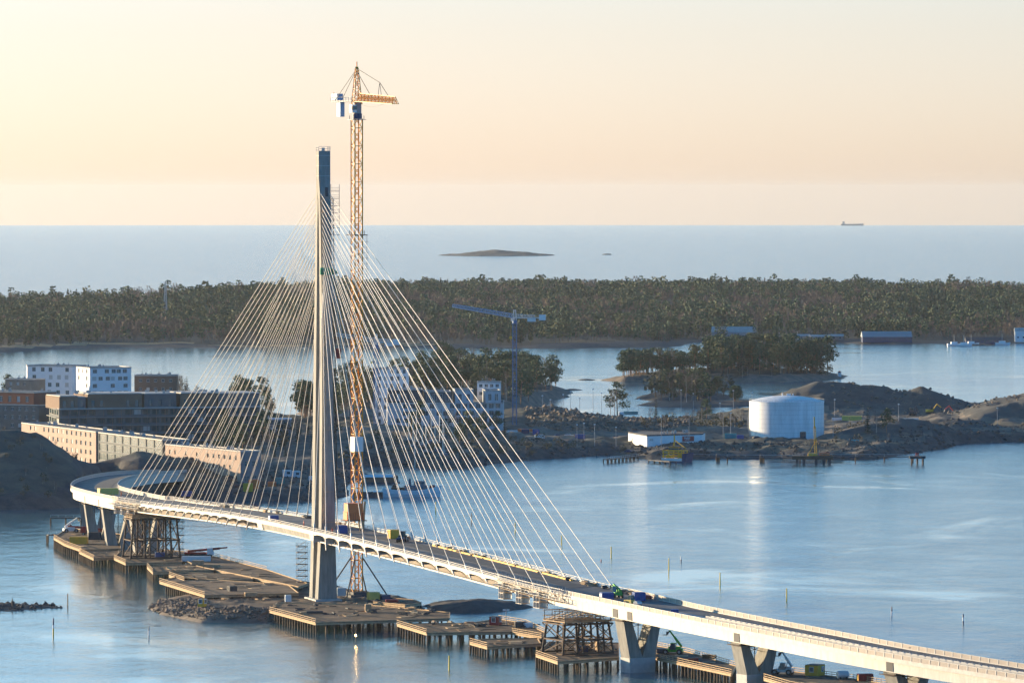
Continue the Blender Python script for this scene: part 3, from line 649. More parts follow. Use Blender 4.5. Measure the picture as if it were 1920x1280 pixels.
# ---------------------------------------------------------------- steel falsework towers
def steel_tower(label, c, zt_, U, V, s, hh):
    _, a, n = at(s); t = thing('falsework_tower', c, label, 'steel tower', 'steel falsework towers under the deck'); H = zt_-c.z
    def X(u, v, z): return n*u+a*v+Vector((0,0,z))
    for i, u in enumerate((-1, -.42, .42, 1)):
        for v in (-1, 1):
            mb = MB(); top = u*(.86 if abs(u) == 1 else 1)
            mb.tube(X(u*U, v*V, 0), X(top*U, v*V*.85, H), .31, n=8)
            if abs(u) < 1: mb.tube(X(u*U+1.7, v*V, 0), X(u*U+1.7, v*V*.85, H), .26, n=8)
            mb.build('column', M['rust'], t)
    mb = MB()
    for v in (-1, 1):
        for z in (.3, H*.45, H-.5): mb.bar(X(-U*.97, v*V, z), X(U*.97, v*V, z), .45)
        for (u0, u1) in ((-1, -.42), (.42, 1), (-.42, .42)):
            for z0_, z1_ in ((.3, H*.45), (H*.45, H-.5)):
                mb.bar(X(u0*U, v*V, z0_), X(u1*U, v*V, z1_), .18); mb.bar(X(u1*U, v*V, z0_), X(u0*U, v*V, z1_), .18)
        for u0 in (-.42, .42):
            k = 7
            for j in range(k):
                za, zb = H*j/k, H*(j+1)/k; a0, b0 = u0*U, u0*U+1.7
                if j % 2: a0, b0 = b0, a0
                mb.bar(X(a0, v*V, za), X(b0, v*V, zb), .18)
    for u in (-1, -.42, .42, 1):
        for z in (H*.45, H-.5): mb.bar(X(u*U*.95, -V, z), X(u*U*.95, V, z), .35)
        mb.bar(X(u*U*.95, -V, .3), X(u*U*.9, V, H*.45), .22); mb.bar(X(u*U*.9, V, H*.45), X(u*U*.9, -V, H-.5), .22)
    mb.build('bracing', M['rust'], t)
    mb = MB()
    for u in np.linspace(-U*.9, U*.9, 7):
        for v in (-V, 0, V): mb.bar(X(u, v, H), X(u, v, H+hh), .2)
        mb.bar(X(u, -V, H), X(u, V, H+hh), .12)
    for v in (-V, 0, V):
        for z in (H+.4, H+hh*.5, H+hh): mb.bar(X(-U*.95, v, z), X(U*.95, v, z), .22)
        mb.bar(X(-U*.9, v, H), X(0, v, H+hh), .12); mb.bar(X(0, v, H+hh), X(U*.9, v, H), .12)
    mb.build('head_frame', M['wood_pale'], t)
    mb = MB(); az = math.atan2(a.y, a.x); mb.box(X(0,0,H), (V*2.1, U*1.9, .25), az)
    for u in (-1, 1):
        for v in (-1, -.5, 0, .5, 1): q = X(u*U*.92, v*V, H+.2); mb.bar(q, q+Vector((0,0,1.2)), .09)
        for dz in (.7, 1.3): mb.bar(X(u*U*.92, -V, H+dz), X(u*U*.92, V, H+dz), .08)
    mb.build('top_platform', M['wood_pale'], t)
    return t
cl = P(284, 1046, 3.3); steel_tower('dark steel falsework tower under the left end of the stay cables', Vector((cl.x, cl.y, 3.2)), 16.4, 8.3, 5.2, s_at_px(262), .9)
crt = P(1083, 1224, 3.4); steel_tower('dark steel falsework tower under the right end of the stay cables', Vector((crt.x, crt.y, 3.3)), CH-(1163-HZ)/F*crt.y, 7.4, 5.5, s_at_px(1040), 2.7)

# hanging work cages at both ends of the stay fans
def cage(i, pxs, side):
    s = s_at_px(pxs); c = bp(s, -.4, -2.4); az = math.atan2(at(s)[1].y, at(s)[1].x)
    words = {'r': ['leftmost of the three white work cages hanging by the right falsework tower', 'middle one of the three white work cages hanging by the right falsework tower', 'white work cage hanging closest to the right falsework tower'],
             'l': ['leftmost of the three small white work cages above the left falsework tower', 'middle one of the three small white work cages above the left falsework tower', 'rightmost of the three small white work cages above the left falsework tower']}[side]
    t = thing('work_cage', c, words[i], 'work cage', 'hanging work cages', az); L_, W_, H_ = (3.4, 2.4, 3.3) if side == 'r' else (2.4, 2.0, 2.6)
    mb = MB(); mb.box((0, W_/2, -H_), (L_, .06, H_)); mb.box((-L_/2+.03, 0, -H_), (.06, W_-.1, H_)); mb.build('sheeting', M['white'], t)
    mb = MB()
    for x in (-L_/2, 0, L_/2):
        for y in (-W_/2, W_/2): mb.bar((x, y, -H_-.2), (x, y, .8), .11)
    for z in (-H_, -H_*.55, -.1, .7):
        for y in (-W_/2, W_/2): mb.bar((-L_/2, y, z), (L_/2, y, z), .1)
        for x in (-L_/2, L_/2): mb.bar((x, -W_/2, z), (x, W_/2, z), .1)
    for x in (-1, 1): mb.bar((x*1.2, -W_/2-2, .4), (x*1.2, W_/2+.4, .4), .18)
    mb.build('frame', M['rail'], t)
    mb = MB()
    for z in (-H_, -H_*.5): mb.box((0, 0, z-.1), (L_+.5, W_-.2, .12))
    mb.build('plank_floor', M['wood_pale'], t)
for i, px in enumerate((950, 983, 1016)): cage(i, px, 'r')
for i, px in enumerate((223, 235, 247)): cage(i, px, 'l')
def edge_scaffold(label, p0, p1, u=-.75):
    s0, s1 = s_at_px(p0), s_at_px(p1); o0 = bp(s0, u, -2); t = thing('edge_scaffold', o0, label, 'scaffold', 'scaffolds on the deck edge'); n = int((s1-s0)/1.9)
    def q(s, uu, dz): return bp(s, uu, dz)-o0
    mb = MB()
    for k in range(n+1):
        s = s0+(s1-s0)*k/n
        for uu in (u-.5, u+.55): mb.bar(q(s, uu, -3.2), q(s, uu, .6+random.uniform(-.3,.7)), .09)
        if k < n:
            s2 = s0+(s1-s0)*(k+1)/n
            for dz in (-2.6, -1.9, -1.1, -.3, .4): mb.bar(q(s, u-.5, dz), q(s2, u-.5, dz), .08)
            if k % 2: mb.bar(q(s, u-.5, -2.8), q(s2, u-.5, -.3), .07)
    mb.build('scaffold_frame', M['rail'], t)
    for dz in (-3.0, -1.2):
        mb = MB(); mb.sweep([[q(s0+(s1-s0)*k/n, uu, dz+e) for uu, e in ((u-.55,0),(u+.6,0),(u+.6,-.12),(u-.55,-.12))] for k in range(n+1)]); mb.build('plank_walk', M['wood_pale'], t, fix=True)
edge_scaffold('tangled scaffold with plank walks along the deck edge before the right tower', 936, 1062)
edge_scaffold('short scaffold along the deck edge over the left falsework tower', 218, 262)

# ---------------------------------------------------------------- tower cranes
def lattice(mb, p0, p1, w0, w1, n, chord, brace, up=Vector((0,0,1)), tri=False):
    ax = (p1-p0); L_ = ax.length; ax.normalize(); x = ax.cross(up)
    x = x.normalized() if x.length > .1 else Vector((1,0,0)); y = x.cross(ax)
    def cs(t):
        w_ = w0+(w1-w0)*t; p = p0+(p1-p0)*t
        if tri: return [p-x*w_/2, p+x*w_/2, p+y*w_*1.0]
        return [p+x*a*w_/2+y*b*w_/2 for a, b in ((-1,-1),(1,-1),(1,1),(-1,1))]
    m = 3 if tri else 4
    for j in range(n):
        A, B = cs(j/n), cs((j+1)/n)
        for i in range(m):
            mb.bar(A[i], B[i], chord)
            i2 = (i+1) % m
            if j % 2: mb.bar(A[i], B[i2], brace)
            else: mb.bar(A[i2], B[i], brace)
            mb.bar(B[i], B[i2], brace)
def crane(name, label, base, H, mw, jd, jl, cl_, jm, mm, hammer=True, jib_rise=.0, jw=1.5, group=None):
    t = thing(name, base, label, 'crane', group); jd = Vector((jd[0], jd[1], 0)).normalized(); sd = Vector((-jd.y, jd.x, 0)); az = math.atan2(jd.y, jd.x)
    mb = MB(); n = int(H/(mw*1.05))
    x = Vector((math.cos(.5), math.sin(.5), 0)) if hammer else jd
    w_ = mw/2; ys = Vector((-x.y, x.x, 0)); cs = [x*a*w_+ys*b*w_ for a, b in ((-1,-1),(1,-1),(1,1),(-1,1))]
    ch = .34 if hammer else .26
    for i in range(4): mb.bar(cs[i], cs[i]+Vector((0,0,H)), ch)
    for j in range(n):
        za, zb = H*j/n, H*(j+1)/n
        for i in range(4):
            i2 = (i+1)%4; a, b = (i, i2) if j % 2 else (i2, i)
            mb.bar(cs[a]+Vector((0,0,za)), cs[b]+Vector((0,0,zb)), ch*.5)
            if j % 2: mb.bar(cs[i]+Vector((0,0,zb)), cs[i2]+Vector((0,0,zb)), ch*.55)
    mb.build('mast', M[mm], t)
    mb = MB(); mb.tube((0,0,H), (0,0,H+1.6), mw*.62, n=14); mb.box((0,0,H-.25), (mw*1.7, mw*1.7, .15), az)
    for a, b in ((-1,-1),(1,-1),(1,1),(-1,1)):
        mb.bar((a*mw*.85, b*mw*.85, H-.2), (a*mw*.85, b*mw*.85, H+1), .08)
    mb.build('slewing_ring', M['navy' if hammer else 'blue_crane'], t)
    T = Vector((0,0,H+1.6))
    if hammer:
        mb = MB(); mb.box(T, (mw*.8, mw*.85, 3.4), az); mb.build('tower_head', M['grey'], t)
        c = T+sd*(-1.0)*mw*.6+jd*.6; mb = MB(); mb.box(c+Vector((0,0,.3)), (2.2, 1.5, 2.3), az); o = mb.build('cab', M['white'], t)
        mb = MB(); mb.box(c+jd*.5+Vector((0,0,1.1)), (1.3, 1.56, 1.1), az); mb.build('cab_window', M['glass'], o)
        J0 = T+Vector((0,0,3.8)); ap = J0+Vector((0,0,9.6))
        mb = MB(); lattice(mb, J0-Vector((0,0,1)), ap, 2.4, .7, 7, .24, .12, up=jd); mb.box(ap, (.9,.9,.5)); mb.build('apex', M[jm], t)
        tip = J0+jd*jl+Vector((0,0,jib_rise)); mb = MB(); lattice(mb, J0+jd*1.2-Vector((0,0,.2)), tip, jw*1.15, jw, int(jl/1.3), .2, .13, tri=True); mb.build('jib', M[jm], t)
        ce = J0-jd*cl_; mb = MB(); mb.bar(J0-jd*1, ce, .25); mb.bar(J0-jd*1+sd*1.1, ce+sd*1.1, .3, .5); mb.bar(J0-jd*1-sd*1.1, ce-sd*1.1, .3, .5)
        for k in range(9):
            q = J0-jd*(1.5+(cl_-2)*k/8); mb.bar(q-sd*1.3, q+sd*1.3, .2); mb.bar(q-sd*1.3, q-sd*1.3+Vector((0,0,1.2)), .07); mb.bar(q+sd*1.3, q+sd*1.3+Vector((0,0,1.2)), .07)
        for e in (-1.3, 1.3): mb.bar(J0-jd*1+sd*e+Vector((0,0,1.2)), ce+sd*e+Vector((0,0,1.2)), .07)
        mb.build('counter_jib', M['grey'], t)
        mb = MB(); mb.box(ce+jd*5.2+Vector((0,0,-4.6)), (2.8, 1.4, 4.8), az); mb.box(ce+jd*2.6+Vector((0,0,.4)), (4.4, 1.9, 1.9), az); mb.build('counterweight', M['steel_blue'], t)
        mb = MB(); kp = J0+jd*jl*.60+Vector((0,0,5.9+jib_rise*.6))
        mb.bar(ap, kp, .16); mb.bar(kp, J0+jd*jl*.86+Vector((0,0,1.4+jib_rise*.8)), .16); mb.bar(ap-Vector((0,0,.8)), J0+jd*jl*.36+Vector((0,0,1.4)), .16)
        for e in (-.6, .6): mb.bar(kp, J0+jd*jl*.60+sd*e+Vector((0,0,.8)), .14)
        for e in (-1.1, 1.1): mb.bar(ap, ce+jd*3+sd*e, .12)
        mb.build('pendant_bars', M['grey_dark'], t)
        mb = MB(); a = J0+jd*2.5-Vector((0,0,1)); b = J0+jd*jl*.8-Vector((0,0,.6)); last = a
        for k in range(1, 13):
            u = k/12; q = a.lerp(b, u)-Vector((0,0,3.4*u*(1-u)*2.6*.5)); mb.bar(last, q, .05); last = q
        mb.build('hoist_rope', M['grey_dark'], t)
        for q in (ap+Vector((0,0,.5)), ce+Vector((0,0,1.2))):
            mb = MB(); mb.tube(q, q+Vector((0,0,1.5)), .16, n=6); mb.build('beacon', M['orange'], t)
    else:
        J0 = T+Vector((0,0,1.2)); mb = MB(); lattice(mb, J0-Vector((0,0,1.4)), J0+Vector((0,0,4.0)), 1.8, .9, 3, .18, .1, up=jd); mb.build('apex', M['white'], t)
        tip = J0+jd*jl+Vector((0,0,jib_rise)); mb = MB(); lattice(mb, J0+jd*.8, J0+jd*jl*.4+Vector((0,0,jib_rise*.4)), 1.9, 1.6, int(jl*.4/1.9), .36, .2, tri=True)
        lattice(mb, J0+jd*jl*.4+Vector((0,0,jib_rise*.4)), tip, 1.6, 1.2, int(jl*.6/1.9), .34, .2, tri=True); mb.build('jib', M[jm], t)
        mb = MB(); mb.bar(J0+Vector((0,0,-.25)), tip+Vector((0,0,-.25)), .7, .22); mb.build('walkway', M['white'], t)
        ce = J0-jd*cl_; mb = MB(); mb.bar(J0, ce, 1.3, .35); lattice(mb, J0-jd*.5+Vector((0,0,1.2)), ce+jd*cl_*.35+Vector((0,0,1)), 1.2, .8, 6, .12, .08); mb.build('counter_jib', M['white'], t)
        mb = MB(); mb.box(ce+jd*1.5+Vector((0,0,-1.2)), (3.2, 1.6, 2.8), az); mb.build('counterweight', M['white'], t)
        mb = MB(); mb.box(T+jd*1.3-sd*1.6+Vector((0,0,-.6)), (1.8, 1.4, 2.1), az); mb.build('cab', M['white'], t)
        q = J0+jd*2.2+Vector((0,0,-1.2)); mb = MB(); mb.box(J0-jd*cl_*.55+Vector((0,0,-1.9)), (4.2,.25,1.6), az); mb.build('banner', M['white'], t)
        hk = J0+jd*2.0; mb = MB(); lo = hk-Vector((0,0,9.6)); mb.bar(hk, lo, .06); mb.box(lo-Vector((0,0,.9)), (1.3,.6,1.2), az); mb.build('hook_block', M['yellow'], t)
    return t
M['green_net'] = mat('green_net', (.03,.35,.2), .8)
M['steel_blue'] = mat('steel_blue', (.22,.36,.5), .6)
b0 = P(669, 1117, 2.0); tc = crane('tower_crane', 'very tall orange lattice tower crane standing beside the concrete tower', b0, CH-(222-HZ)/F*b0.y-2.0, 2.5, (.42,-.91), 28.5, 17.5, 'orange_crane', 'orange_crane', True, -1.3, 2.1)
mb = MB()
for a in (0, 1, 2, 3):
    an = .5+R(45)+a*R(90); v = Vector((math.cos(an), math.sin(an), 0)); mb.tube(v*1.8+Vector((0,0,11.5)), v*9.5+Vector((0,0,.4)), .22, n=8)
mb.build('guy_strut', M['grey_dark'], tc)
mb = MB(); mb.box((0,0,-.6), (8,8,1.2), .5); mb.box((0,0,.6), (4.6,4.6,.8), .5); mb.build('ballast_base', M['grey_dark'], tc)
mb = MB(); hz_ = CH-(832-HZ)/F*b0.y-2; mb.box((0,0,hz_-2), (2.9,2.9,4.4), .5); o = mb.build('sign_panel', M['white'], tc)
mb = MB(); hz2 = CH-(440-HZ)/F*b0.y-2; mb.box((0,0,hz2), (4.8,4.8,.25), .5)
for a, b in ((-1,-1),(1,-1),(1,1),(-1,1)): mb.bar((a*2.2,b*2.2,hz2), (a*2.2,b*2.2,hz2+1.4), .1)
for k in range(9): mb.box((2.4, .3, hz2-2-k*1.6), (1.6,1.6,.08), .5)
mb.bar((3,.3,hz2-15), (3,.3,hz2), .1); mb.bar((1.8,1,hz2-15), (1.8,1,hz2), .1); mb.build('climbing_cage', M['rust'], tc)
b1 = P(965, 800, 5.0); crane('tower_crane', 'blue tower crane with its jib to the left beside the grey apartment block', b1, CH-(604-HZ)/F*b1.y-5, 1.9, (-.99,.14), 31.5, 15.5, 'steel_blue', 'blue_crane', False, 5.5, group='blue cranes on the building site')
b2 = P(705, 806, 5.0); crane('tower_crane', 'blue tower crane with its jib half hidden behind the orange crane', b2, CH-(650-HZ)/F*b2.y-5, 1.9, (-.95,.3), 21, 12.0, 'rail', 'blue_crane', False, 3.2, group='blue cranes on the building site')

# scaffold stair beside the tower foot, goods hoist on the right side of the tower
def stair_tower(label, c, H, wd, n, side):
    t = thing('scaffold_stair', c, label, 'scaffold', 'scaffold stairs'); az = math.atan2(pd.y, pd.x)
    mb = MB()
    for x in (-1, 1):
        for y in (-1, 1): q = pn*x*wd/2+pd*y*1.0; mb.bar(q, q+Vector((0,0,H)), .09)
    for k in range(n):
        z = H*(k+.2)/n; q0 = pn*(-wd/2)+Vector((0,0,z)); q1 = pn*(wd/2)+Vector((0,0,z+H/n)); mb.bar(q0-pd*.4, q1-pd*.4, .25, .12)
        for zz in (z+.5, z+1.1): mb.bar(pn*(-wd/2)-pd+Vector((0,0,zz)), pn*wd/2-pd+Vector((0,0,zz)), .06)
    mb.build('scaffold_frame', M['rail'], t)
    for k in range(n):
        z = H*(k+.2)/n; mb = MB(); mb.box((0,0,z), (2.1, wd+.3, .2), az); mb.build('landing', M['rust'], t)
q = PZ(566, 1093, 3.0); stair_tower('scaffold stair tower standing left of the foot of the concrete tower', q, CH-(1016-HZ)/F*q.y-3, 3.0, 7, 0)
q = PZ(338, 1044, 3.2); stair_tower('scaffold stair tower clinging to the right side of the left falsework tower', q, CH-(968-HZ)/F*q.y-3.2, 2.0, 6, 0)
def hoist():
    c = tp(20, 4.0, 1.0); t = thing('goods_hoist', c, 'goods hoist with scaffold decks and red cage on the right side of the tower', 'hoist')
    zt2 = 126-20; mb = MB(); lattice(mb, Vector((-.3,0,0)), Vector((-1.6,0,zt2-6)), .8, .8, 70, .1, .06, up=pd); mb.build('hoist_mast', M['rust'], t)
    for k in range(7):
        z = zt2-4-k*2.15; mb = MB(); x0 = -1.9
        mb.box((x0+1.3, .2, z), (2.6, 2.4, .16), 0)
        for x in (x0, x0+2.5): 
            mb.bar((x, -.9, z), (x, -.9, z+2.1), .07)
            mb.bar((x, 1.3, z), (x, 1.3, z+2.1), .07)
        for zz in (.6, 1.1): mb.bar((x0, -.9, z+zz), (x0+2.6, -.9, z+zz), .06)
        mb.build('scaffold_deck', M['grey_dark'] if k % 3 else M['navy'], t)
    mb = MB(); zc = CH-(672-HZ)/F*D0-20; mb.box((.35,-.4,zc), (1.5,1.6,3.0)); o = mb.build('hoist_cage', M['red'], t)
    mb = MB()
    for k in range(5):
        z = zc-6+k*3.2
        mb.bar((-.6,-1,z), (1.9,-1,z), .09)
        for x in (-.4,.6,1.6): mb.bar((x,-1,z-1), (x,-1,z+1.8), .07)
    mb.build('hoist_rail', M['grey_dark'], t)
hoist()
z = CH-(508-HZ)/F*D0; mb = MB()
for k in range(5): mb.hull8([tp(z-1+k*.1, x, y) for x, y in ((-2.4,5.6),(2.0+k*.3,5.6),(2.0+k*.3,6.2),(-2.4,6.2))]+[tp(z-.2+k*.3, x, y) for x, y in ((-2.4,5.6),(1.4,5.6),(1.4,6.2),(-2.4,6.2))])
mb.build('safety_net', M['green_net'], tower)
# orange control cabins on legs at the tower foot, on the deck
def cabins():
    c = bp(s_at_px(588), 12.2, -1.15); t = thing('site_cabin', c, 'stacked orange-red site cabins on legs on the deck right of the tower', 'cabin', rz=math.atan2(pd.y, pd.x))
    mb = MB(); mb.box((0,0,3.4), (4.6,5.2,2.3)); mb.box((.3,-.3,5.75), (4.2,4.4,2.5)); o = mb.build('cabin_box', M['orange'], t)
    mb = MB()
    for k in range(7):
        for z in (3.5, 5.9): mb.bar((2.34,-2.2+k*.7,z), (2.34,-2.2+k*.7,z+2), .08)
    mb.build('cabin_ribs', M['red'], o)
    mb = MB(); mb.box((0,0,3.1), (5.6,6.6,.25)); mb.build('platform', M['grey_dark'], t)
    for x in (-2,2):
        for y in (-2.4,2.4): mb = MB(); mb.bar((x,y,0), (x*.8,y*.8,3.1), .3); mb.build('leg', M['wood_pale'], t)
    mb = MB(); mb.tube((-1,3.0,0), (-1,3.6,8.6), .35, n=8); mb.build('duct', M['wood_pale'], t)
cabins()
# ---------------------------------------------------------------- containers, machines, workers
def container(label, loc, rz, L_, W_, H_, m, end=None, name='container', group=None, cat='container', roof=None):
    t = thing(name, loc, label, cat, group, rz)
    mb = MB(); mb.box((0,0,.12), (L_, W_, H_-.12))
    n = max(3, int(L_/.55))
    for k in range(n+1):
        x = -L_/2+L_*k/n
        for y in (-W_/2-.03, W_/2+.03): mb.box((x*.985, y, .2), (.16, .06, H_-.35))
    n = max(2, int(W_/.6))
    for k in range(n+1):
        for x in (-L_/2-.03, L_/2+.03): mb.box((x, (-W_/2+W_*k/n)*.97, .2), (.06, .14, H_-.35))
    mb.build('body', M[m], t)
    mb = MB(); mb.box((0,0,H_), (L_+.12, W_+.12, .1)); mb.build('roof', M[roof or m], t)
    if end: mb = MB(); mb.box((-L_/2-.09, 0, .25), (.05, W_*.92, H_-.45)); mb.build('end_door', M[end], t)
    for x in (-L_/2+.2, L_/2-.2):
        for y in (-W_/2+.2, W_/2-.2): mb = MB(); mb.box((x, y, 0), (.3,.3,.14)); mb.build('corner_foot', M['grey_dark'], t)
    return t
def hut(label, loc, rz, L_, W_, H_, m, roof='grey_dark'):
    t = container(label, loc, rz, L_, W_, H_, m, name='site_hut', cat='hut', roof=roof)
    for (x, y, sx, sy) in ((-L_/2-.1, 0, .05, 1.0), (L_*.2, -W_/2-.1, 1.3, .05), (L_/2+.1, .2, .05, 1.2)):
        mb = MB(); mb.box((x, y, 1.0), (sx*1.25 if sx > .1 else .03, sy*1.25 if sy > .1 else .03, 1.35)); f = mb.build('window', M['white'], t)
        mb = MB(); mb.box((x*1.01, y*1.01, 1.15), (sx, sy, 1.05)); mb.build('pane', M['glass'], f)
    return t
def wheel(t, x, y, r, wd=.4):
    mb = MB(); mb.tube((x, y-wd/2, r), (x, y+wd/2, r), r, n=14); o = mb.build('wheel', M['black'], t)
    mb = MB(); mb.tube((x, y-wd/2-.03, r), (x, y+wd/2+.03, r), r*.5, n=10); mb.build('rim', M['grey'], o)
def telehandler(label, loc, rz, m, boom=25, bl=6.5, blen=None):
    t = thing('telehandler', loc, label, 'telehandler', None, rz)
    mb = MB(); mb.hull8([(-2.6,-1,.7),(2.6,-1,.7),(2.6,1,.7),(-2.6,1,.7),(-2.5,-.95,1.6),(2.0,-.95,1.35),(2.0,.95,1.35),(-2.5,.95,1.6)]); mb.box((-.3,-.7,1.3), (3.2,.7,.7)); mb.build('chassis', M[m], t)
    mb = MB(); mb.hull8([(-.9,.1,1.3),(.9,.1,1.3),(.9,1.1,1.3),(-.9,1.1,1.3),(-.7,.15,2.9),(.4,.15,2.9),(.4,1.05,2.9),(-.7,1.05,2.9)]); o = mb.build('cab', M['glass'], t)
    mb = MB(); mb.box((-.15,.6,2.9), (1.4,1.05,.12)); mb.build('cab_roof', M[m], o)
    for x in (-1.8, 1.8):
        for y in (-1.05, 1.05): wheel(t, x, y, .72, .5)
    b = R(boom); a = Vector((-2.2,-.4,2.0)); e = a+Vector((math.cos(b),0,math.sin(b)))*bl
    mb = MB(); mb.bar(a, a.lerp(e,.6), .55); mb.bar(a.lerp(e,.5), e, .38); mb.bar(a+Vector((1.6,0,-.5)), a.lerp(e,.4), .16); mb.build('boom', M[m], t)
    mb = MB(); h = e+Vector((.5,0,-.9)); mb.bar(e, h, .3); mb.box((h.x+.15,-.4,h.z-.3), (.15,1.6,.9))
    for y in (-.9,.1): mb.bar((h.x+.2,y,h.z-.25), (h.x+1.3,y,h.z-.25), .1)
    mb.build('fork', M['grey_dark'], t); return t
def tractor(label, loc, rz):
    t = thing('tractor', loc, label, 'tractor', None, rz)
    mb = MB(); mb.hull8([(.2,-.45,.9),(2.4,-.4,.9),(2.4,.4,.9),(.2,.45,.9),(.2,-.45,1.9),(2.3,-.35,1.6),(2.3,.35,1.6),(.2,.45,1.9)]); mb.build('hood', M['red'], t)
    mb = MB(); mb.hull8([(-1.2,-.8,1.0),(.3,-.7,1.0),(.3,.7,1.0),(-1.2,.8,1.0),(-1.0,-.65,2.9),(.1,-.6,2.9),(.1,.6,2.9),(-1.0,.65,2.9)]); o = mb.build('cab', M['glass_green'], t)
    mb = MB(); mb.box((-.45,0,2.9), (1.5,1.5,.14)); mb.build('cab_roof', M['grey_dark'], o)
    for y in (-.95,.95): wheel(t, -1.0, y, .95, .5); wheel(t, 1.7, y, .62, .4)
    mb = MB(); mb.bar((2.2,.5,1.2), (3.9,.5,1.0), .18); mb.bar((2.2,-.5,1.2), (3.9,-.5,1.0), .18); mb.box((4.1,0,.4), (.7,1.9,.9)); mb.build('loader', M['orange'], t)
    mb = MB(); mb.box((-3.2,0,.9), (2.8,1.9,.5)); mb.build('trailer_bed', M['navy'], t)
    for y in (-.9,.9): wheel(t, -3.6, y, .5, .35)
    return t
def roller(label, loc, rz):
    t = thing('roller', loc, label, 'roller', None, rz)
    mb = MB(); mb.hull8([(-1.9,-.8,.7),(.6,-.8,.7),(.6,.8,.7),(-1.9,.8,.7),(-1.8,-.75,1.6),(.5,-.75,1.7),(.5,.75,1.7),(-1.8,.75,1.6)]); mb.bar((.5,0,1.0),(2.2,0,.9),.5); mb.build('body', M['yellow_pale'], t)
    mb = MB(); mb.hull8([(-.6,-.7,1.6),(.6,-.7,1.6),(.6,.7,1.6),(-.6,.7,1.6),(-.5,-.6,2.8),(.4,-.6,2.8),(.4,.6,2.8),(-.5,.6,2.8)]); mb.build('cab', M['glass_green'], t)
    mb = MB(); mb.tube((2.1,-.9,.75),(2.1,.9,.75),.75,n=16); mb.build('drum', M['steel'], t)
    for y in (-.7,.7): wheel(t, -1.2, y, .7, .45)
def truck(label, loc, rz, body, bed, name='truck', boom=False):
    t = thing(name, loc, label, 'truck', None, rz)
    mb = MB(); mb.box((0,0,.6), (8.4,2.1,.45)); mb.build('chassis', M['grey_dark'], t)
    mb = MB(); mb.hull8([(3.0,-1.2,.9),(5.0,-1.2,.9),(5.0,1.2,.9),(3.0,1.2,.9),(3.0,-1.15,3.0),(4.7,-1.1,3.0),(4.7,1.1,3.0),(3.0,1.15,3.0)]); o = mb.build('cab', M[body], t)
    mb = MB(); mb.hull8([(4.4,-1.05,1.9),(4.97,-1.05,1.9),(4.97,1.05,1.9),(4.4,1.05,1.9),(4.4,-1,2.7),(4.83,-1,2.7),(4.83,1,2.7),(4.4,1,2.7)]); mb.build('windscreen', M['glass'], o)
    mb = MB(); mb.box((-.9,0,1.1), (7.2,2.4,1.6 if not boom else .5)); mb.build('load_bed', M[bed], t)
    for x in (3.9, -1.6, -3.0):
        for y in (-1, 1): wheel(t, x, y, .52)
    if boom: mb = MB(); mb.bar((-3.5,0,1.9),(7.0,0,2.9),.7); mb.bar((4,0,2.7),(9.5,0,3.2),.45); mb.build('boom', M[bed], t)
    return t
def car(label, loc, rz, m, group=None):
    t = thing('parked_car', loc, label, 'car', group, rz)
    mb = MB(); mb.hull8([(-2.2,-.88,.35),(2.2,-.85,.35),(2.2,.85,.35),(-2.2,.88,.35),(-2.15,-.85,.95),(2.1,-.8,.85),(2.1,.8,.85),(-2.15,.85,.95)]); mb.hull8([(-1.9,-.82,.95),(1.0,-.8,.9),(1.0,.8,.9),(-1.9,.82,.95),(-1.4,-.65,1.45),(.3,-.65,1.45),(.3,.65,1.45),(-1.4,.65,1.45)]); mb.build('body', M[m], t)
    mb = MB(); mb.hull8([(-1.8,-.83,1.0),(.9,-.81,.96),(.9,.81,.96),(-1.8,.83,1.0),(-1.42,-.68,1.38),(.32,-.68,1.38),(.32,.68,1.38),(-1.42,.68,1.38)]); mb.build('side_window', M['glass'], t)
    for x in (-1.35, 1.4):
        for y in (-.8, .8): wheel(t, x, y, .33, .2)
    return t
def excavator(label, loc, rz, m, k=1.0):
    t = thing('excavator', loc, label, 'excavator', 'excavators on the quarry ground', rz); t.scale = (k, k, k)
    for y in (-1.2, 1.2):
        mb = MB(); mb.hull8([(-1.8,y-.3,0),(1.8,y-.3,0),(1.8,y+.3,0),(-1.8,y+.3,0),(-2.2,y-.3,.9),(2.2,y-.3,.9),(2.2,y+.3,.9),(-2.2,y+.3,.9)]); mb.build('track', M['black'], t)
    mb = MB(); mb.box((-.7,0,1.0), (3.4,2.6,1.3)); mb.build('body', M[m], t)
    mb = MB(); mb.box((.6,.8,1.3), (1.5,1.0,1.7)); mb.build('cab', M['glass'], t)
    mb = MB(); mb.bar((.9,-.3,1.8),(3.6,-.3,5.0),.5); mb.bar((3.5,-.3,5.1),(6.0,-.3,3.2),.4); mb.build('boom', M[m], t)
    mb = MB(); mb.hull8([(5.7,-.9,1.9),(6.7,-.9,1.9),(6.7,.3,1.9),(5.7,.3,1.9),(5.7,-.9,3.1),(6.2,-.9,3.1),(6.2,.3,3.1),(5.7,.3,3.1)]); mb.build('bucket', M['grey_dark'], t)
def on_deck(px, u, dz=-1.14): s = s_at_px(px); p = bp(s, u, dz); a = at(s)[1]; return p, math.atan2(a.y, a.x)
def deck_item(px_center, u, fn, *a, turn=0.0, **k):
    # station chosen so that the item's centre falls on the image column
    s = s_at_px(px_center); best = None
    for ds in range(-160, 60, 2):
        q = bp(s+ds, u, -1.14); e = abs(960+F*q.x/q.y-px_center)
        if best is None or e < best[0]: best = (e, s+ds)
    p = bp(best[1], u, -1.14); d_ = at(best[1])[1]; return fn(a[0], p, math.atan2(d_.y, d_.x)+turn, *a[1:], **k)
deck_item(512, 3.6, container, 'small blue container with pale end on the deck left of the tower', 2.6, 2.2, 1.5, 'blue', 'white', turn=R(90), group='containers on the bridge deck')
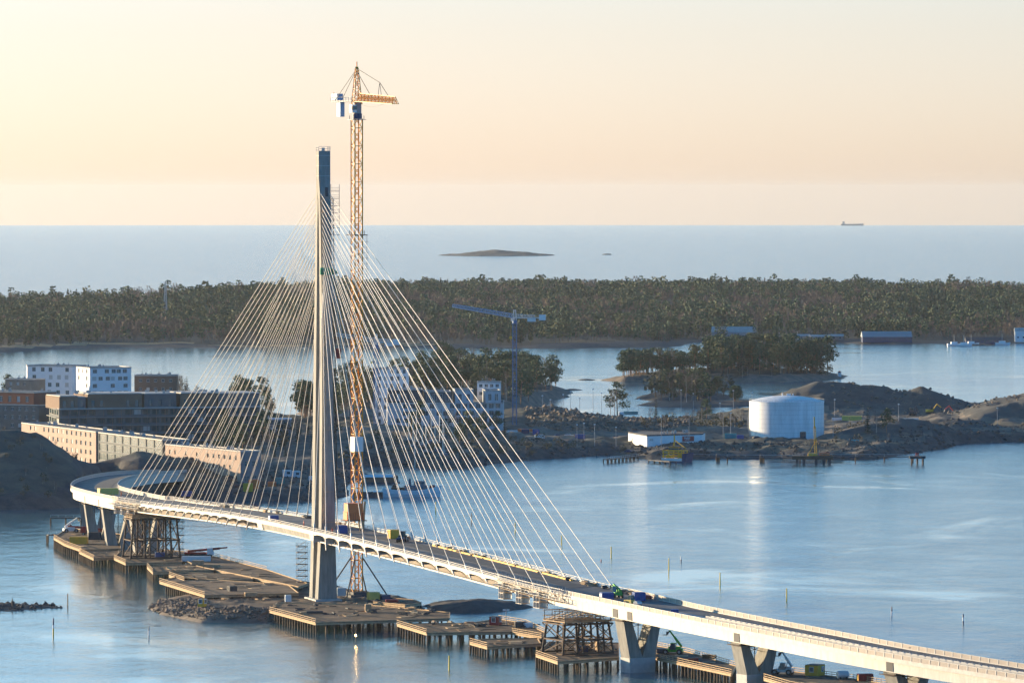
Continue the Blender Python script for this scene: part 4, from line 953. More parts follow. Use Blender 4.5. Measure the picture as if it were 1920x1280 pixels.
deck_item(641, 6.0, container, 'blue container with white end on the deck just right of the tower', 3.0, 2.4, 2.3, 'blue', 'white', turn=R(90)*0+R(70), group='containers on the bridge deck')
deck_item(738, 14.0, container, 'bright yellow container on the deck in the middle of the right stay fan', 3.0, 2.6, 2.5, 'yellow', None, turn=R(0), group='containers on the bridge deck')
deck_item(757, 13.2, tractor, 'red tractor with dark cab and trailer beside the yellow container on the deck', turn=R(150))
deck_item(1136, 5.0, container, 'blue container with white doors on the deck at the lower end of the cables', 3.0, 2.3, 1.7, 'blue', 'white', turn=R(75), group='containers on the bridge deck')
deck_item(1155, 9.5, telehandler, 'bright green telehandler parked on the deck beyond the last cable', 'green', turn=R(165), boom=12, bl=6.0)
deck_item(1201, 11.0, container, 'plain blue container on the deck right of the green telehandler', 2.8, 2.4, 2.2, 'blue', None, turn=R(75), group='containers on the bridge deck')
deck_item(1186, 3.0, roller, 'pale yellow road roller at the near parapet below the blue container', turn=R(20))
deck_item(1201, 14.5, container, 'red flat stack of boards lying on the far side of the deck', 4.2, 2.2, .8, 'red', None, turn=R(70), name='board_stack')
deck_item(1268, 4.2, container, 'small dark blue box among pipes on the right approach deck', 1.8, 1.6, 1.1, 'blue', None, turn=R(60), name='tool_box')
deck_item(203, 5.2, container, 'long mustard container with pale yellow end on the left bend of the deck', 6.6, 2.4, 2.3, 'yellow_pale', 'yellow', turn=R(-78)+R(180), group='containers on the bridge deck')
# pallets, formwork and pipe bundles scattered on the deck, each its own
CL = ['small pile of timber lying on the bridge deck', 'small dark heap of gear lying on the bridge deck']
for i in range(60):
    px = random.choice([random.uniform(310, 540), random.uniform(620, 960), random.uniform(960, 1120)]); s = s_at_px(px)
    far_ = random.random() < .7; u = width(s)-random.uniform(.8, 2.2) if far_ else random.uniform(1, 3)
    p = bp(s, u, -1.14); mb = MB(); k = random.randint(2, 4); az = random.uniform(0, 3)
    for j in range(k): mb.box((random.uniform(-.3,.3), random.uniform(-.3,.3), j*.22), (random.uniform(.9,2.2), random.uniform(.5,1.1), .2), az+random.uniform(-.2,.2))
    kd = random.random() < .5; o = mb.build('timber_pile' if kd else 'gear_heap', M['wood_pale'] if kd else M['grey_dark']); o.location = p; tag(o, CL[0] if kd else CL[1], 'material pile', 'timber piles on the deck' if kd else 'gear heaps on the deck')

def person(label, loc, rz, suit):
    """one skinned figure: standing, arms slightly out"""
    me = bpy.data.meshes.new('person')
    v = [(0,0,.95),(0,0,1.2),(0,0,1.42),(0,0,1.55),(0,.01,1.68),(0,0,1.76),(.1,0,.88),(.12,.02,.5),(.13,.0,.08),(.13,-.14,.04),(-.1,0,.88),(-.13,-.05,.5),(-.14,.05,.08),(-.14,-.1,.04),
         (.19,0,1.4),(.29,.02,1.15),(.33,-.1,.9),(.34,-.13,.8),(-.19,0,1.4),(-.29,0,1.15),(-.34,-.14,.95),(-.34,-.2,.86)]
    e = [(0,1),(1,2),(2,3),(3,4),(4,5),(0,6),(6,7),(7,8),(8,9),(0,10),(10,11),(11,12),(12,13),(2,14),(14,15),(15,16),(16,17),(2,18),(18,19),(19,20),(20,21)]
    r = [.15,.15,.15,.06,.1,.07,.1,.075,.055,.04,.1,.075,.055,.04,.07,.055,.04,.035,.07,.055,.04,.035]
    me.from_pydata(v, e, []); o = bpy.data.objects.new('person', me); C.objects.link(o); o.location = loc; o.rotation_euler = (0,0,rz)
    md = o.modifiers.new('s', 'SKIN'); sk = me.skin_vertices[0].data
    for i, q in enumerate(r): sk[i].radius = (q, q*.8)
    sk[0].use_root = True; o.modifiers.new('d', 'SUBSURF').levels = 1
    me.materials.append(M[suit]); tag(o, label, 'person')
    mb = MB(); mb.lathe((0,0,1.74), [(.13,0),(.12,.07),(.07,.12),(.01,.14)], 10); mb.build('helmet', M['yellow'], o)
p, a = on_deck(183, 8.0); person('worker in orange overalls standing on the left bend of the deck', p, 1.0, 'orange')
p, a = on_deck(545, 4.0); person('worker in red overalls on the deck just left of the tower', p, 2.0, 'red')
p, a = on_deck(604, 3.0); person('worker in red overalls on the deck in front of the tower', p, .4, 'red')

# on the jetties
def place(px, py, h): return P(px, py, h)
container('bright yellow container on the leftmost jetty', place(148,1020,3.3), R(-8), 5.8, 2.6, 2.5, 'yellow', None)
truck('red truck with a boom behind the piers on the leftmost jetty', place(178,1003,3.3), R(175), 'red', 'red', 'boom_truck', True)
container('dark grey tank container behind the yellow container on the leftmost jetty', place(178,1012,3.3), R(-8), 4.0, 2.4, 2.6, 'grey_dark', None)
telehandler('white machine with a raised arm at the left end of the leftmost jetty', place(132,998,3.3), R(20), 'white', 35, 5.5)
truck('long red and white mobile crane on the causeway right of the left falsework tower', place(372,1044,3.2), R(-4), 'white', 'red', 'mobile_crane', True)
container('low white shed on the causeway behind the narrow timber fingers', place(368,1052,3.2), R(-5), 9, 2.6, 1.6, 'white', None)
container('sandy brown skip on the causeway', place(371,1060,3.2), R(-10), 3.4, 2.2, 1.6, 'wood_pale', None)
container('sandy brown flat skip right of the taller skip on the causeway', place(397,1064,3.2), R(-14), 5.0, 2.2, 1.0, 'wood_pale', None)
hut('small bright yellow hut on the rubble edge of the working island', place(379,1137,2.4), R(65), 2.0, 1.7, 2.2, 'yellow', 'yellow')
hut('small red cabin on the right-hand jetty', place(929,1172,3.3), R(70), 3.0, 2.4, 2.4, 'red', 'grey_dark')
hut('yellow site hut with dark roof and white windows on the lower right jetty', place(1528,1266,3.5), R(62), 4.0, 3.4, 2.7, 'yellow')
telehandler('bright green telehandler with its boom raised on the jetty between two piers', place(1262,1226,3.3), R(168), 'green', 52, 5.2)
container('low blue-grey box behind the green telehandler on the jetty', place(1243,1224,3.3), R(-20), 2.6, 2.0, 1.2, 'navy', None)
container('red low box beside the rail on the jetty below the second pier', place(1330,1234,3.3), R(-25), 3.2, 1.6, .9, 'wood', None)
telehandler('white loader with its arm up on the jetty right of the second pier', place(1468,1264,3.5), R(160), 'white_boat', 55, 4.5)
container('dark red generator on the lower right jetty', place(1622,1276,3.5), R(10), 3.6, 2.0, 1.7, 'red', 'yellow')
def tank(label, loc, rz, L_, r, m, name='fuel_tank'):
    t = thing(name, loc, label, 'tank', None, rz); mb = MB(); mb.tube((-L_/2,0,r+.3),(L_/2,0,r+.3),r,n=18); mb.tube((-L_/2-.25,0,r+.3),(-L_/2,0,r+.3),r*.6,r,n=18); mb.tube((L_/2,0,r+.3),(L_/2+.25,0,r+.3),r,r*.6,n=18); mb.build('shell', M[m], t)
    for x in (-L_*.3, L_*.3): mb = MB(); mb.box((x,0,0),(.3,r*1.6,.7)); mb.build('saddle', M['grey_dark'], t)
tank('pale round fuel tank beside the yellow hut on the lower right jetty', place(1580,1273,3.5), R(15), 2.6, .9, 'white_boat')
def light_mast(label, loc, h, n=2, name='light_mast', m='grey', group=None):
    t = thing(name, loc, label, 'light mast', group); mb = MB(); mb.tube((0,0,0),(0,0,h),.12,.08,n=8); mb.build('pole', M[m], t)
    for k in range(n): mb = MB(); x = (k-(n-1)/2)*1.0; mb.box((x,-.15,h-.1),(.8,.4,.45)); mb.build('floodlight', M['white'], t)
light_mast('twin floodlight mast beside the small red cabin on the jetty', place(949,1171,3.3), 4.0)
t = thing('sun_glint', place(667,1190,1.9), 'small glowing body standing in for a sun glint low over the water under the wide jetty', 'glint')  # sun glint put in as a glowing body on an added post
M['glint_glow'] = mat('glint_glow', (1,.7,.3)); _b = M['glint_glow'].node_tree.nodes['Principled BSDF']; _b.inputs['Emission Color'].default_value = (1,.6,.22,1); _b.inputs['Emission Strength'].default_value = 26
mb = MB(); mb.tube((0,.3,0),(0,.3,1.3),.06,n=6); mb.tube((0,.3,-1.8),(0,.3,0),.12,n=6); mb.build('post', M['grey_dark'], t); mb = MB(); mb.lathe((0,0,-.3),[(.06,0),(.2,.1),(.2,.4),(.06,.5)],12); mb.build('glint', M['glint_glow'], t)
for i in range(130):                                     # timber and gear on the working island and jetties
    px, py = random.choice([(random.uniform(480,760), random.uniform(1134,1142)), (random.uniform(420,560), random.uniform(1098,1122)), (random.uniform(640,770), random.uniform(1118,1130)), (random.uniform(1100,1150), random.uniform(1214,1226)), (random.uniform(950,1000), random.uniform(1172,1182)), (random.uniform(360,520), random.uniform(1058,1088)), (random.uniform(160,225), random.uniform(1010,1026)), (random.uniform(560,820), random.uniform(1145,1157)), (random.uniform(810,930), random.uniform(1172,1180)), (random.uniform(400,560), random.uniform(1092,1108))])
    p = P(px, py, 2.6); mb = MB(); az = random.uniform(0, 3); kd = random.random() < .6
    for j in range(random.randint(2,5)): mb.box((random.uniform(-.6,.6), random.uniform(-.6,.6), j*.2), (random.uniform(1,3.4), random.uniform(.3,.8), .22), az+random.uniform(-.5,.5))
    o = mb.build('timber_stack' if kd else 'scrap_heap', M['wood_pale'] if kd else M['grey_dark']); o.location = (p.x, p.y, max(ground(p.x, p.y), 2.9 if px > 900 or py > 1130 else 1.8)+.1)
    tag(o, 'small stack of pale timber lying about the bridge works' if kd else 'small dark heap of scrap lying about the bridge works', 'material pile', 'timber stacks about the works' if kd else 'scrap heaps about the works')

for px, py, h, L_, W_, H_, m, rz, lb in [(700,1124,2.6,3.2,2.4,2.2,'yellow_pale',.3,'pale yellow crate just left of the foot of the tower crane'),(640,1117,2.6,2.4,2.2,2.4,'white_boat',.1,'white cabinet between the concrete tower and the tower crane'),
    (735,1129,2.6,3.6,1.2,.8,'red',.1,'low red trough right of the foot of the tower crane'),(722,1124,2.6,2.6,2,1.4,'navy',.4,'dark blue box right of the foot of the tower crane'),(470,1118,2.6,3.5,2,1.2,'wood_pale',.2,'tan skip on the brown gravel of the working island'),
    (435,1108,2.9,2.4,1.8,1.5,'grey_dark',.5,'dark box on the gravel jetty left of the tower'),(540,1128,2.6,1.6,1.4,2.0,'white_boat',.2,'small white cabinet standing in front of the scaffold stair'),(690,1146,3.2,1.6,1.4,2.0,'wood_pale',.2,'tan upright crate in the middle of the wide jetty'),
    (590,1150,3.2,4.5,1.2,.7,'grey_dark',.1,'long dark rack on the wide jetty'),(1090,1222,3.5,3,2,1.6,'navy',.3,'dark container inside the right falsework tower'),(1125,1218,3.5,2,2,2.2,'wood_pale',.3,'tan crate inside the right falsework tower'),(300,1046,3.4,3,2,1.8,'blue',.2,'blue box at the foot of the left falsework tower'),
    (1300,1240,3.4,2.4,1.3,.9,'red',.1,'small red box on the jetty right of the green telehandler'),(990,1176,3.4,2.2,1.4,1.2,'white_boat',.4,'small white tank at the far right end of the middle jetty'),(972,1176,3.4,2,1.6,1.5,'grey_dark',.2,'dark generator at the far right end of the middle jetty')]:
    p = place(px, py, h); p.z = max(p.z, ground(p.x, p.y)+.05); container(lb, p, rz, L_, W_, H_, m, None, name='crate', cat='box')
# ---------------------------------------------------------------- spar buoys
def buoy(label, px, py0, py1, ms, group):
    c = P(px, py1, 0); h = (py1-py0)/F*c.y; t = thing('spar_buoy', c, label, 'buoy', group); n = len(ms)
    for i, m in enumerate(ms):
        mb = MB(); mb.tube((0,0,h*i/n-(.8 if i == 0 else 0)), (0,0,h*(i+1)/n-.01), .2, .2 if i < n-1 else .15, n=8); mb.build('band', M[m], t)
for px, a, b, ms, lb in [(100,1158,1190,('yellow','yellow','white','navy','navy'),'blue, white and yellow spar buoy at the lower left'),
    (127,1112,1135,('wood_pale',),'thin pale yellow spar at the tip of the left-edge rocks'), (23,1121,1140,('wood',),'thin brown spar on the left-edge rocks'),
    (842,1228,1256,('buoy_yellow',),'yellow spar buoy at the bottom below the middle jetty'), (279,1173,1190,('white','grey'),'faint white spar off the rubble of the working island'),
    (966,979,998,('buoy_yellow',),'yellow spar buoy seen between the stay cables, leftmost of the open-water yellow spars'), (1053,1003,1021,('buoy_yellow',),'yellow spar buoy beside the outermost stay cable'),
    (1146,1024,1045,('buoy_yellow',),'yellow spar buoy above the lower end of the outermost cable'), (1254,1046,1068,('buoy_yellow',),'yellow spar buoy on the open water left of the blue one'),
    (1277,1042,1054,('navy','white'),'thin small dark spar right beside a yellow spar on the open water'), (1350,1073,1097,('buoy_yellow',),'yellow spar buoy in the middle of the pale slick'),
    (1475,1102,1126,('buoy_yellow',),'yellow spar buoy nearest above the right approach deck'), (1672,1136,1154,('white','navy'),'white and dark spar buoy above the right approach'),
    (1806,1150,1170,('navy','white','navy'),'blue and white spar buoy furthest to the right'), (884,961,980,('wood_pale',),'thin yellowish spar just right of the moored ship'),
    (817,940,962,('buoy_yellow',),'thin yellow spar in front of the bow of the moored ship'), (1127,1048,1052,('red',),'tiny dark float under the lower cable ends')]:
    buoy(lb, px, a, b, ms, 'spar buoys on the open water')
# ---------------------------------------------------------------- buildings
def facade(mb, A, B, z0, z1, wins, depth=.3):
    A = Vector((A[0], A[1], 0)); B = Vector((B[0], B[1], 0)); L_ = (B-A).length; ax = (B-A)/L_; n = Vector((ax.y, -ax.x, 0))
    us = sorted({0, round(L_, 3)} | {round(v, 3) for w_ in wins for v in w_[:2]}); zs_ = sorted({0, round(z1-z0, 3)} | {round(v, 3) for w_ in wins for v in w_[2:4]})
    def pt(u, z, o=0): return A+ax*u+n*o+Vector((0,0,z0+z))
    cells = [(w_[0], w_[1], w_[2], w_[3]) for w_ in wins]
    for i in range(len(us)-1):
        run = None
        for j in range(len(zs_)-1):
            um, zm = (us[i]+us[i+1])/2, (zs_[j]+zs_[j+1])/2
            if any(c[0] < um < c[1] and c[2] < zm < c[3] for c in cells): continue
            mb.poly([pt(us[i], zs_[j]), pt(us[i+1], zs_[j]), pt(us[i+1], zs_[j+1]), pt(us[i], zs_[j+1])])
    for c in cells:
        q = [(c[0],c[2]),(c[1],c[2]),(c[1],c[3]),(c[0],c[3])]
        for k in range(4):
            a, b = q[k], q[(k+1)%4]; mb.poly([pt(*a), pt(*b), pt(*b, -depth), pt(*a, -depth)])
    return pt
def grid_wins(L_, H, floors, bays, ww, wh, sill=1.0, skip=.0, m0=1.2, z_first=0, jit=0):
    out = []; fh = (H-z_first)/floors; bw = (L_-2*m0)/bays
    for f in range(floors):
        for b in range(bays):
            if random.random() < skip: continue
            u = m0+bw*(b+.5)+random.uniform(-jit, jit)*bw; z = z_first+f*fh+sill
            out.append((u-ww/2, u+ww/2, z, min(z+wh, H-.3)))
    return out
def building(name, label, pts, z0, z1, faces, wall, roof='roof_dark', frame='white', parapet_=.5, vents=5, cat='building', roofs=None, win_glass='glass', walls=None, blinds=.2):
    """pts: plan corners, counter-clockwise seen from above; faces: {edge index: windows}"""
    c = Vector((sum(p[0] for p in pts)/len(pts), sum(p[1] for p in pts)/len(pts), z0)); t = thing(name, c, label, cat)
    loc = [(p[0]-c.x, p[1]-c.y) for p in pts]; n = len(loc); wl = []
    for i in range(n):
        A, B = loc[i], loc[(i+1)%n]; wins = faces.get(i, [])
        mb = MB(); pt = facade(mb, A, B, 0, z1-z0, wins); mb.build('wall', M[(walls or {}).get(i, wall)], t)
        for w_ in wins: wl.append((pt, w_))
    wl = wl[:]; rest = MB()
    for k, (pt, w_) in enumerate(wl):
        u0, u1, a, b = w_[:4]; f = MB() if k < 99 else rest; dp = -.22
        def q(m0, m1, y0, y1, o, m): f.poly([pt(m0,y0,o), pt(m1,y0,o), pt(m1,y1,o), pt(m0,y1,o)], m)
        q(u0, u1, a, b, dp-.04, 0 if random.random() > blinds else 2)
        e = .09
        for (m0, m1, y0, y1) in ((u0,u1,a,a+e),(u0,u1,b-e,b),(u0,u0+e,a+e,b-e),(u1-e,u1,a+e,b-e)): q(m0, m1, y0, y1, dp+.02, 1)
        if u1-u0 > 1.3: q((u0+u1)/2-.04, (u0+u1)/2+.04, a+e, b-e, dp+.02, 1)
        if k < 99: f.build('window', [M[win_glass], M[frame], M['blind']], t)
    if rest.v: o = rest.build('window', [M[win_glass], M[frame], M['blind']], t); o['kind'] = 'stuff'
    rz = z1-z0; mb = MB(); mb.prism(loc, rz-.25, rz-.02)
    mb.build('roof', M[roof], t)
    mb = MB()
    for i in range(n):
        A, B = Vector((*loc[i], 0)), Vector((*loc[(i+1)%n], 0)); mb.bar(A*1.0+Vector((0,0,rz+.15)), B+Vector((0,0,rz+.15)), .3, parapet_)
    mb.build('parapet', M[(roofs or 'roof_light')], t)
    for k in range(vents):
        i = random.random(); j = random.random(); a = Vector((*loc[0],0)).lerp(Vector((*loc[1],0)), .08+.84*i); b = Vector((*loc[3%n],0)).lerp(Vector((*loc[2],0)), .08+.84*i); p = a.lerp(b, .2+.6*j)
        mb = MB(); s_ = random.uniform(.6, 1.6); mb.box((p.x, p.y, rz-.03), (s_, s_*.8, random.uniform(.7,1.5))); mb.box((p.x, p.y, rz+1.2), (s_*.5, s_*.5, .5)); mb.build('roof_vent', M['roof_light'], t)
    return t
def quad(A, B, depth):                                  # A left, B right as seen; goes back away from the viewer
    A = Vector(A[:2]); B = Vector(B[:2]); ax = (B-A).normalized(); n = Vector((-ax.y, ax.x)); return [tuple(A), tuple(B), tuple(B+n*depth), tuple(A+n*depth)]
def L2(a, b): return math.hypot(a[0]-b[0], a[1]-b[1])
# pink brick sheds by the shore
A1 = (-217.8, 2605); A2 = (-177.8, 2507); A3 = (-145.5, 2428)
q = quad(A1, A2, 12); building('office_building', 'long pink brick building with small dark windows behind the rocky hill', q, 3, 19.2, {0: [w_ for w_ in grid_wins(L2(A1,A2), 16.2, 4, 15, 2.6, 1.9, 1.2, .12, 4, 1.5)]}, 'brick_pink', frame='grey_dark', vents=9)
q = quad(A2, A3, 12); building('glazed_building', 'grey framed glazed building joined to the pink brick one', [(p[0]+.8, p[1]+.2) for p in q], 3, 19.0, {0: grid_wins(L2(A2,A3), 16, 4, 8, 8.8, 3.1, .6, 0, 1.0)}, 'brick_dark', frame='grey', win_glass='glass_green', vents=7, blinds=0)
B1 = (-143.3, 2425); B2 = (-109.2, 2360)
q = quad(B1, B2, 9); wn = [w_ for w_ in grid_wins(L2(B1,B2), 12.6, 3, 13, 1.9, 1.7, 1.2, .2, 2, .8)]
doors = [(u, u+6.5, .02, 3.6) for u in (22, 45, 60)]; wn = [w_ for w_ in wn if not any(w_[1] > d_[0]-.3 and w_[0] < d_[1]+.3 and w_[2] < 4 for d_ in doors)]+doors
building('brick_building', 'pink brick building with dark doorways standing nearest to the bridge', q, 4, 17.4, {0: wn, 1: grid_wins(9, 12, 2, 2, 2, 2, 1.5)}, 'brick_pink', frame='brick_brown', vents=10, walls={1: 'brick_grey'})
# big courtyard block
C0 = (-213, 2700); C1 = (-206, 2668); C2 = (-116, 2700)
q = [C0, C1, C2, (-118, 2740), (-200, 2745)]
wl0 = grid_wins(L2(C0,C1), 19, 5, 4, 5.5, 2.3, 1.0, 0, .8); wl1 = grid_wins(L2(C1,C2), 19, 5, 22, 3.2, 2.3, 1.0, .05, .8)
building('apartment_block', 'big brown and grey-green block with pale balcony bands and a set-back top floor', q, 4, 23, {1: wl1, 0: wl0}, 'brick_dark', frame='brick_brown', vents=0, win_glass='glass_green', blinds=.06)
blk = [o for o in C.objects if o.name == 'apartment_block'][0]
mb = MB(); cc = blk.location
for f in range(6):
    z = .2+f*3.75
    for a, b in ((C0,C1),(C1,C2)):
        A = Vector((a[0]-cc.x, a[1]-cc.y, z)); B = Vector((b[0]-cc.x, b[1]-cc.y, z)); ax = (B-A).normalized(); n_ = Vector((ax.y,-ax.x,0)); mb.bar(A+n_*.7, B+n_*.7, 1.3, .22)
mb.build('balcony_slab', M['shingle'], blk)
mb = MB()
for k in range(24):
    A = Vector((C1[0]-cc.x, C1[1]-cc.y, 0)); B = Vector((C2[0]-cc.x, C2[1]-cc.y, 0)); p = A.lerp(B, k/23); ax = (B-A).normalized(); n_ = Vector((ax.y,-ax.x,0)); mb.bar(p+n_*1.2, p+n_*1.2+Vector((0,0,19)), .22)
mb.build('balcony_post', M['brick_brown'], blk)
for k, (a, b, w_, dz) in enumerate([(.0,.09,'brick_brown',5.5),(.09,.13,'brick_dark',5.0),(.14,.41,'brick_brown',6.4),(.42,.58,'brick_dark',6.2),(.6,.78,'brick_brown',6.3),(.79,1.0,'brick_dark',6.0)]):
    A = (C1[0]+(C2[0]-C1[0])*a, C1[1]+(C2[1]-C1[1])*a+1.5); B = (C1[0]+(C2[0]-C1[0])*b, C1[1]+(C2[1]-C1[1])*b+1.5); Lq = L2(A, B)
    mb = MB(); pq = quad((A[0]-cc.x, A[1]-cc.y), (B[0]-cc.x, B[1]-cc.y), 24); n = len(pq); wq = grid_wins(Lq, 5, 1, max(1, int(Lq/4)), 1.6, 3.0, .8, .1, .5)
    for i in range(4): pt = facade(mb, pq[i], pq[(i+1)%4], 19, 19+dz, wq if i == 0 else [])  if i else facade(mb, pq[0], pq[1], 19, 19+dz, wq)
    if True:
        mb.prism(pq, 19+dz-.2, 19+dz+.15); pen = mb.build('penthouse', M[w_], blk)
        wm = MB(); A_ = Vector((*pq[0],0)); B_ = Vector((*pq[1],0)); ax = (B_-A_).normalized(); n_ = Vector((ax.y,-ax.x,0))
        for u0,u1,za,zb in wq: wm.poly([A_+ax*u+n_*-.25+Vector((0,0,19+z)) for u, z in ((u0,za),(u1,za),(u1,zb),(u0,zb))])
        if wm.v: wm.build('penthouse_glazing', M['glass'], pen)
        mb = MB(); mb.prism([(p[0]*1.0, p[1]*1.0) for p in quad((A[0]-cc.x+.3, A[1]-cc.y+.5), (B[0]-cc.x-.3, B[1]-cc.y+.5), 22)], 19+dz+.16, 19+dz+.6); mb.build('roof', M['roof_light'], pen)
for k in range(16):
    a = random.random(); p = Vector((C1[0]+(C2[0]-C1[0])*a-cc.x, C1[1]+(C2[1]-C1[1])*a+random.uniform(4,20)-cc.y, 25.5)); mb = MB(); mb.box(p, (random.uniform(.8,2), 1.4, random.uniform(.6,1.6))); mb.build('roof_vent', M['roof_light'], blk)
# dark red and grey block at the left edge
D0_, D1_, D2_ = (-262, 2740), (-219, 2716), (-213.5, 2722)
building('apartment_block', 'dark grey block with a brick-red top floor at the left edge', [D0_, D1_, D2_, (-214, 2760), (-262, 2765)], 4, 23, {0: grid_wins(L2(D0_,D1_), 19, 5, 12, 1.8, 1.7, 1.2, .15, 1)}, 'brick_dark', vents=0)
building('brick_row', 'brick-red top storeys rising over the dark grey block at the left edge', quad((-258,2744),(-222,2722),18), 23, 28.6, {0: grid_wins(42, 5.6, 1, 8, 1.9, 2.6, 1.3, .1, 1)}, 'brick_red', vents=6)
# white point blocks
W0, W1_ = P(50,750,0), P(141,750,0); W0 = (-242.5, 2942); W1_ = (-219.5, 2930); 
wn = grid_wins(L2(W0,W1_), 30.2, 8, 5, 2.1, 2.1, 1.0, .12, 1.2, 0, .12)
building('white_apartment_tower', 'white apartment tower on the left, the taller and wider windowed one', [(-244,2948),(-243,2941),(-219.5,2930),(-214,2950),(-238,2962)], 4.5, 34.6, {1: wn}, 'render_white', vents=4, frame='roof_light', walls=None)
building('white_apartment_tower', 'white apartment block with a sunlit left end in front of the taller white tower', [(-213,2868),(-205,2849),(-185.5,2858),(-193,2880)], 4.5, 36.2, {1: grid_wins(21, 31.7, 9, 6, 2.2, 1.9, 1.0, .2, .8, 0, .15), 0: grid_wins(20, 31.7, 9, 3, 2.2, 2.0, 1, .3, 1)}, 'render_white', vents=4, frame='roof_light')
building('brick_house', 'low dark brick building with roof plant behind the big block', quad((-187,2905),(-166,2905),14), 6, 30.8, {0: grid_wins(21, 24.8, 6, 5, 1.5, 1.5)}, 'brick_brown', vents=6)
building('brick_house', 'small dark brick building behind the brick-red top storeys at the far left', quad((-247,2860),(-234,2852),12), 4, 30.5, {0: grid_wins(15, 26.5, 7, 3, 1.5, 1.5)}, 'brick_dark', vents=2)
# grey blocks under the blue cranes
E0, E1, E2 = (-62.6, 2930), (-61.2, 2880), (-4.4, 2888)
building('grey_apartment_block', 'long pale grey apartment block under construction below the blue cranes', [E0, E1, E2, (-4, 2920), (-58, 2935)], 4, 18.0, {1: grid_wins(L2(E1,E2), 14, 4, 17, 2.4, 2.3, .9, .06, .9, 0, .05), 0: grid_wins(50, 14, 4, 5, 2, 2)}, 'render_grey', frame='steel', vents=0)
gb = [o for o in C.objects if o.name == 'grey_apartment_block'][0]; cc = gb.location
for (xa, xb, y_, z1_, m, lab, fl) in [(-61,-44,2882.5,24.6,'roof_dark','dark slate-clad storeys on the grey block, left end',1),(-43,-30,2884,23.6,'brick_dark','dark set-back storeys in the middle of the grey block',1),(-28,-19,2884,24.4,'render_grey','grey set-back storeys right of the middle of the grey block',1),(-13,-5.5,2884.6,24.0,'render_grey','grey set-back storeys with a tall dark window at the right end of the grey block',1)]:
    building('penthouse_block', lab, quad((xa,y_),(xb,y_+.6),20), 18.0, z1_, {0: grid_wins(xb-xa, z1_-18, 1, max(2,int((xb-xa)/3.2)), 1.7, 3.4, 1.2, .15, .5)}, m, vents=2)
building('white_rooftop_block', 'white uppermost storey with roof rail behind the right end of the grey block', quad((-17.3,2908),(-5.5,2908),12), 12, 27.4, {0: grid_wins(11.8, 15.4, 4, 4, 1.7, 1.7, 1.4, .1, .5)}, 'render_white', vents=3)
building('white_apartment_tower', 'white apartment tower seen through the right-hand stay cables', [(-69.6,2975),(-69,2955),(-52,2960),(-54,2980)], 4, 32.6, {1: grid_wins(17.5, 28.6, 8, 5, 1.6, 2.2, 1.2, .1, .6), 0: grid_wins(20, 28.6, 8, 4, 1.6, 2.0, 1.2)}, 'render_white', vents=2, frame='roof_light')
building('flat_roof_hall', 'low building with a thin white flat roof between the trees left of the tower', quad((-120,2740),(-103.5,2740),12), 8, 15.6, {0: grid_wins(16, 7.6, 1, 5, 2.4, 2.2, 3)}, 'brick_grey', roof='white', roofs='white', vents=1)
# harbour warehouse
wa, wb, wc = P(1178,832,3.6), P(1213,838,3.6), P(1317,835,3.6)
def depth(p, q_, d_): return quad(p, q_, d_)
hz0 = CH-(816-HZ)/F*wa.y
t = building('warehouse', 'long low white metal warehouse with a dark red sign on the harbour', [wa[:2], wb[:2], wc[:2], (wc.x+2, wc.y+22), (wa.x+3, wa.y+24)], 3.2, 8.4, {0: [(6.5,8.4,.02,2.9)], 1: [(1.5,3.6,2.6,3.8)]}, 'render_white', roof='roof_dark', roofs='roof_dark', vents=8, parapet_=.6)
mid = wb.lerp(wc, .74); az = math.atan2(wc.y-wb.y, wc.x-wb.x)
s_ = thing('shop_sign', Vector((mid.x, mid.y-.1, 5.3)), 'dark red sign board with white lettering on the white warehouse', 'sign', rz=az)
mb = MB(); mb.box((0,-.1,0), (6.6,.16,2.4)); mb.build('board', M['red'], s_)
def text(body, size, parent, loc, m, rot=(R(90),0,0), bold=0):
    cu = bpy.data.curves.new('lettering', 'FONT'); cu.body = body; cu.size = size; cu.extrude = .02; cu.offset = bold; cu.align_x = 'CENTER'; cu.align_y = 'CENTER'
    o = bpy.data.objects.new('lettering', cu); C.objects.link(o); dg = bpy.context.evaluated_depsgraph_get(); me = bpy.data.meshes.new_from_object(o.evaluated_get(dg)); bpy.data.objects.remove(o)
    o = bpy.data.objects.new('lettering', me); C.objects.link(o); me.materials.append(M[m]); o.parent = parent; o.location = loc; o.rotation_euler = rot; return o
text('Hallai', 1.5, s_, (-.7,-.22,1.5), 'white', bold=.02); text('VARASTO', .5, s_, (-.9,-.22,.55), 'white')
# storage tank
tk = P(1475, 822, 3.6); rt = 70/F*tk.y
t = thing('storage_tank', tk, 'big white cylindrical oil storage tank with a domed roof', 'storage tank')
th_ = (822-752)/F*tk.y
mb = MB(); mb.tube((0,0,-1),(0,0,th_), rt, n=96, caps=False); sh_ = mb.build('shell', M['tank_white'], t); 
mb = MB(); mb.lathe((0,0,th_), [(rt+.15,-.3),(rt+.15,.05),(rt*.9,.75),(rt*.7,1.6),(rt*.45,2.3),(rt*.2,2.7),(.3,2.8)], 96); dome = mb.build('roof', M['tank_white'], t)
mb = MB()
for k in range(8):
    z = th_*(k+.5)/8.2; mb.tube((0,0,z),(0,0,z+.07), rt+.035, n=96, caps=False)
mb.build('weld_band', M['shingle'], sh_)
mb = MB()
for k in range(72):
    a = 2*math.pi*k/72; x, y = math.cos(a)*(rt+.05), math.sin(a)*(rt+.05); mb.bar((x,y,th_), (x,y,th_+1.1), .07)
    b = 2*math.pi*(k+1)/72; mb.bar((x,y,th_+1.05), (math.cos(b)*(rt+.05), math.sin(b)*(rt+.05), th_+1.05), .07)
mb.build('roof_railing', M['rail'], t)
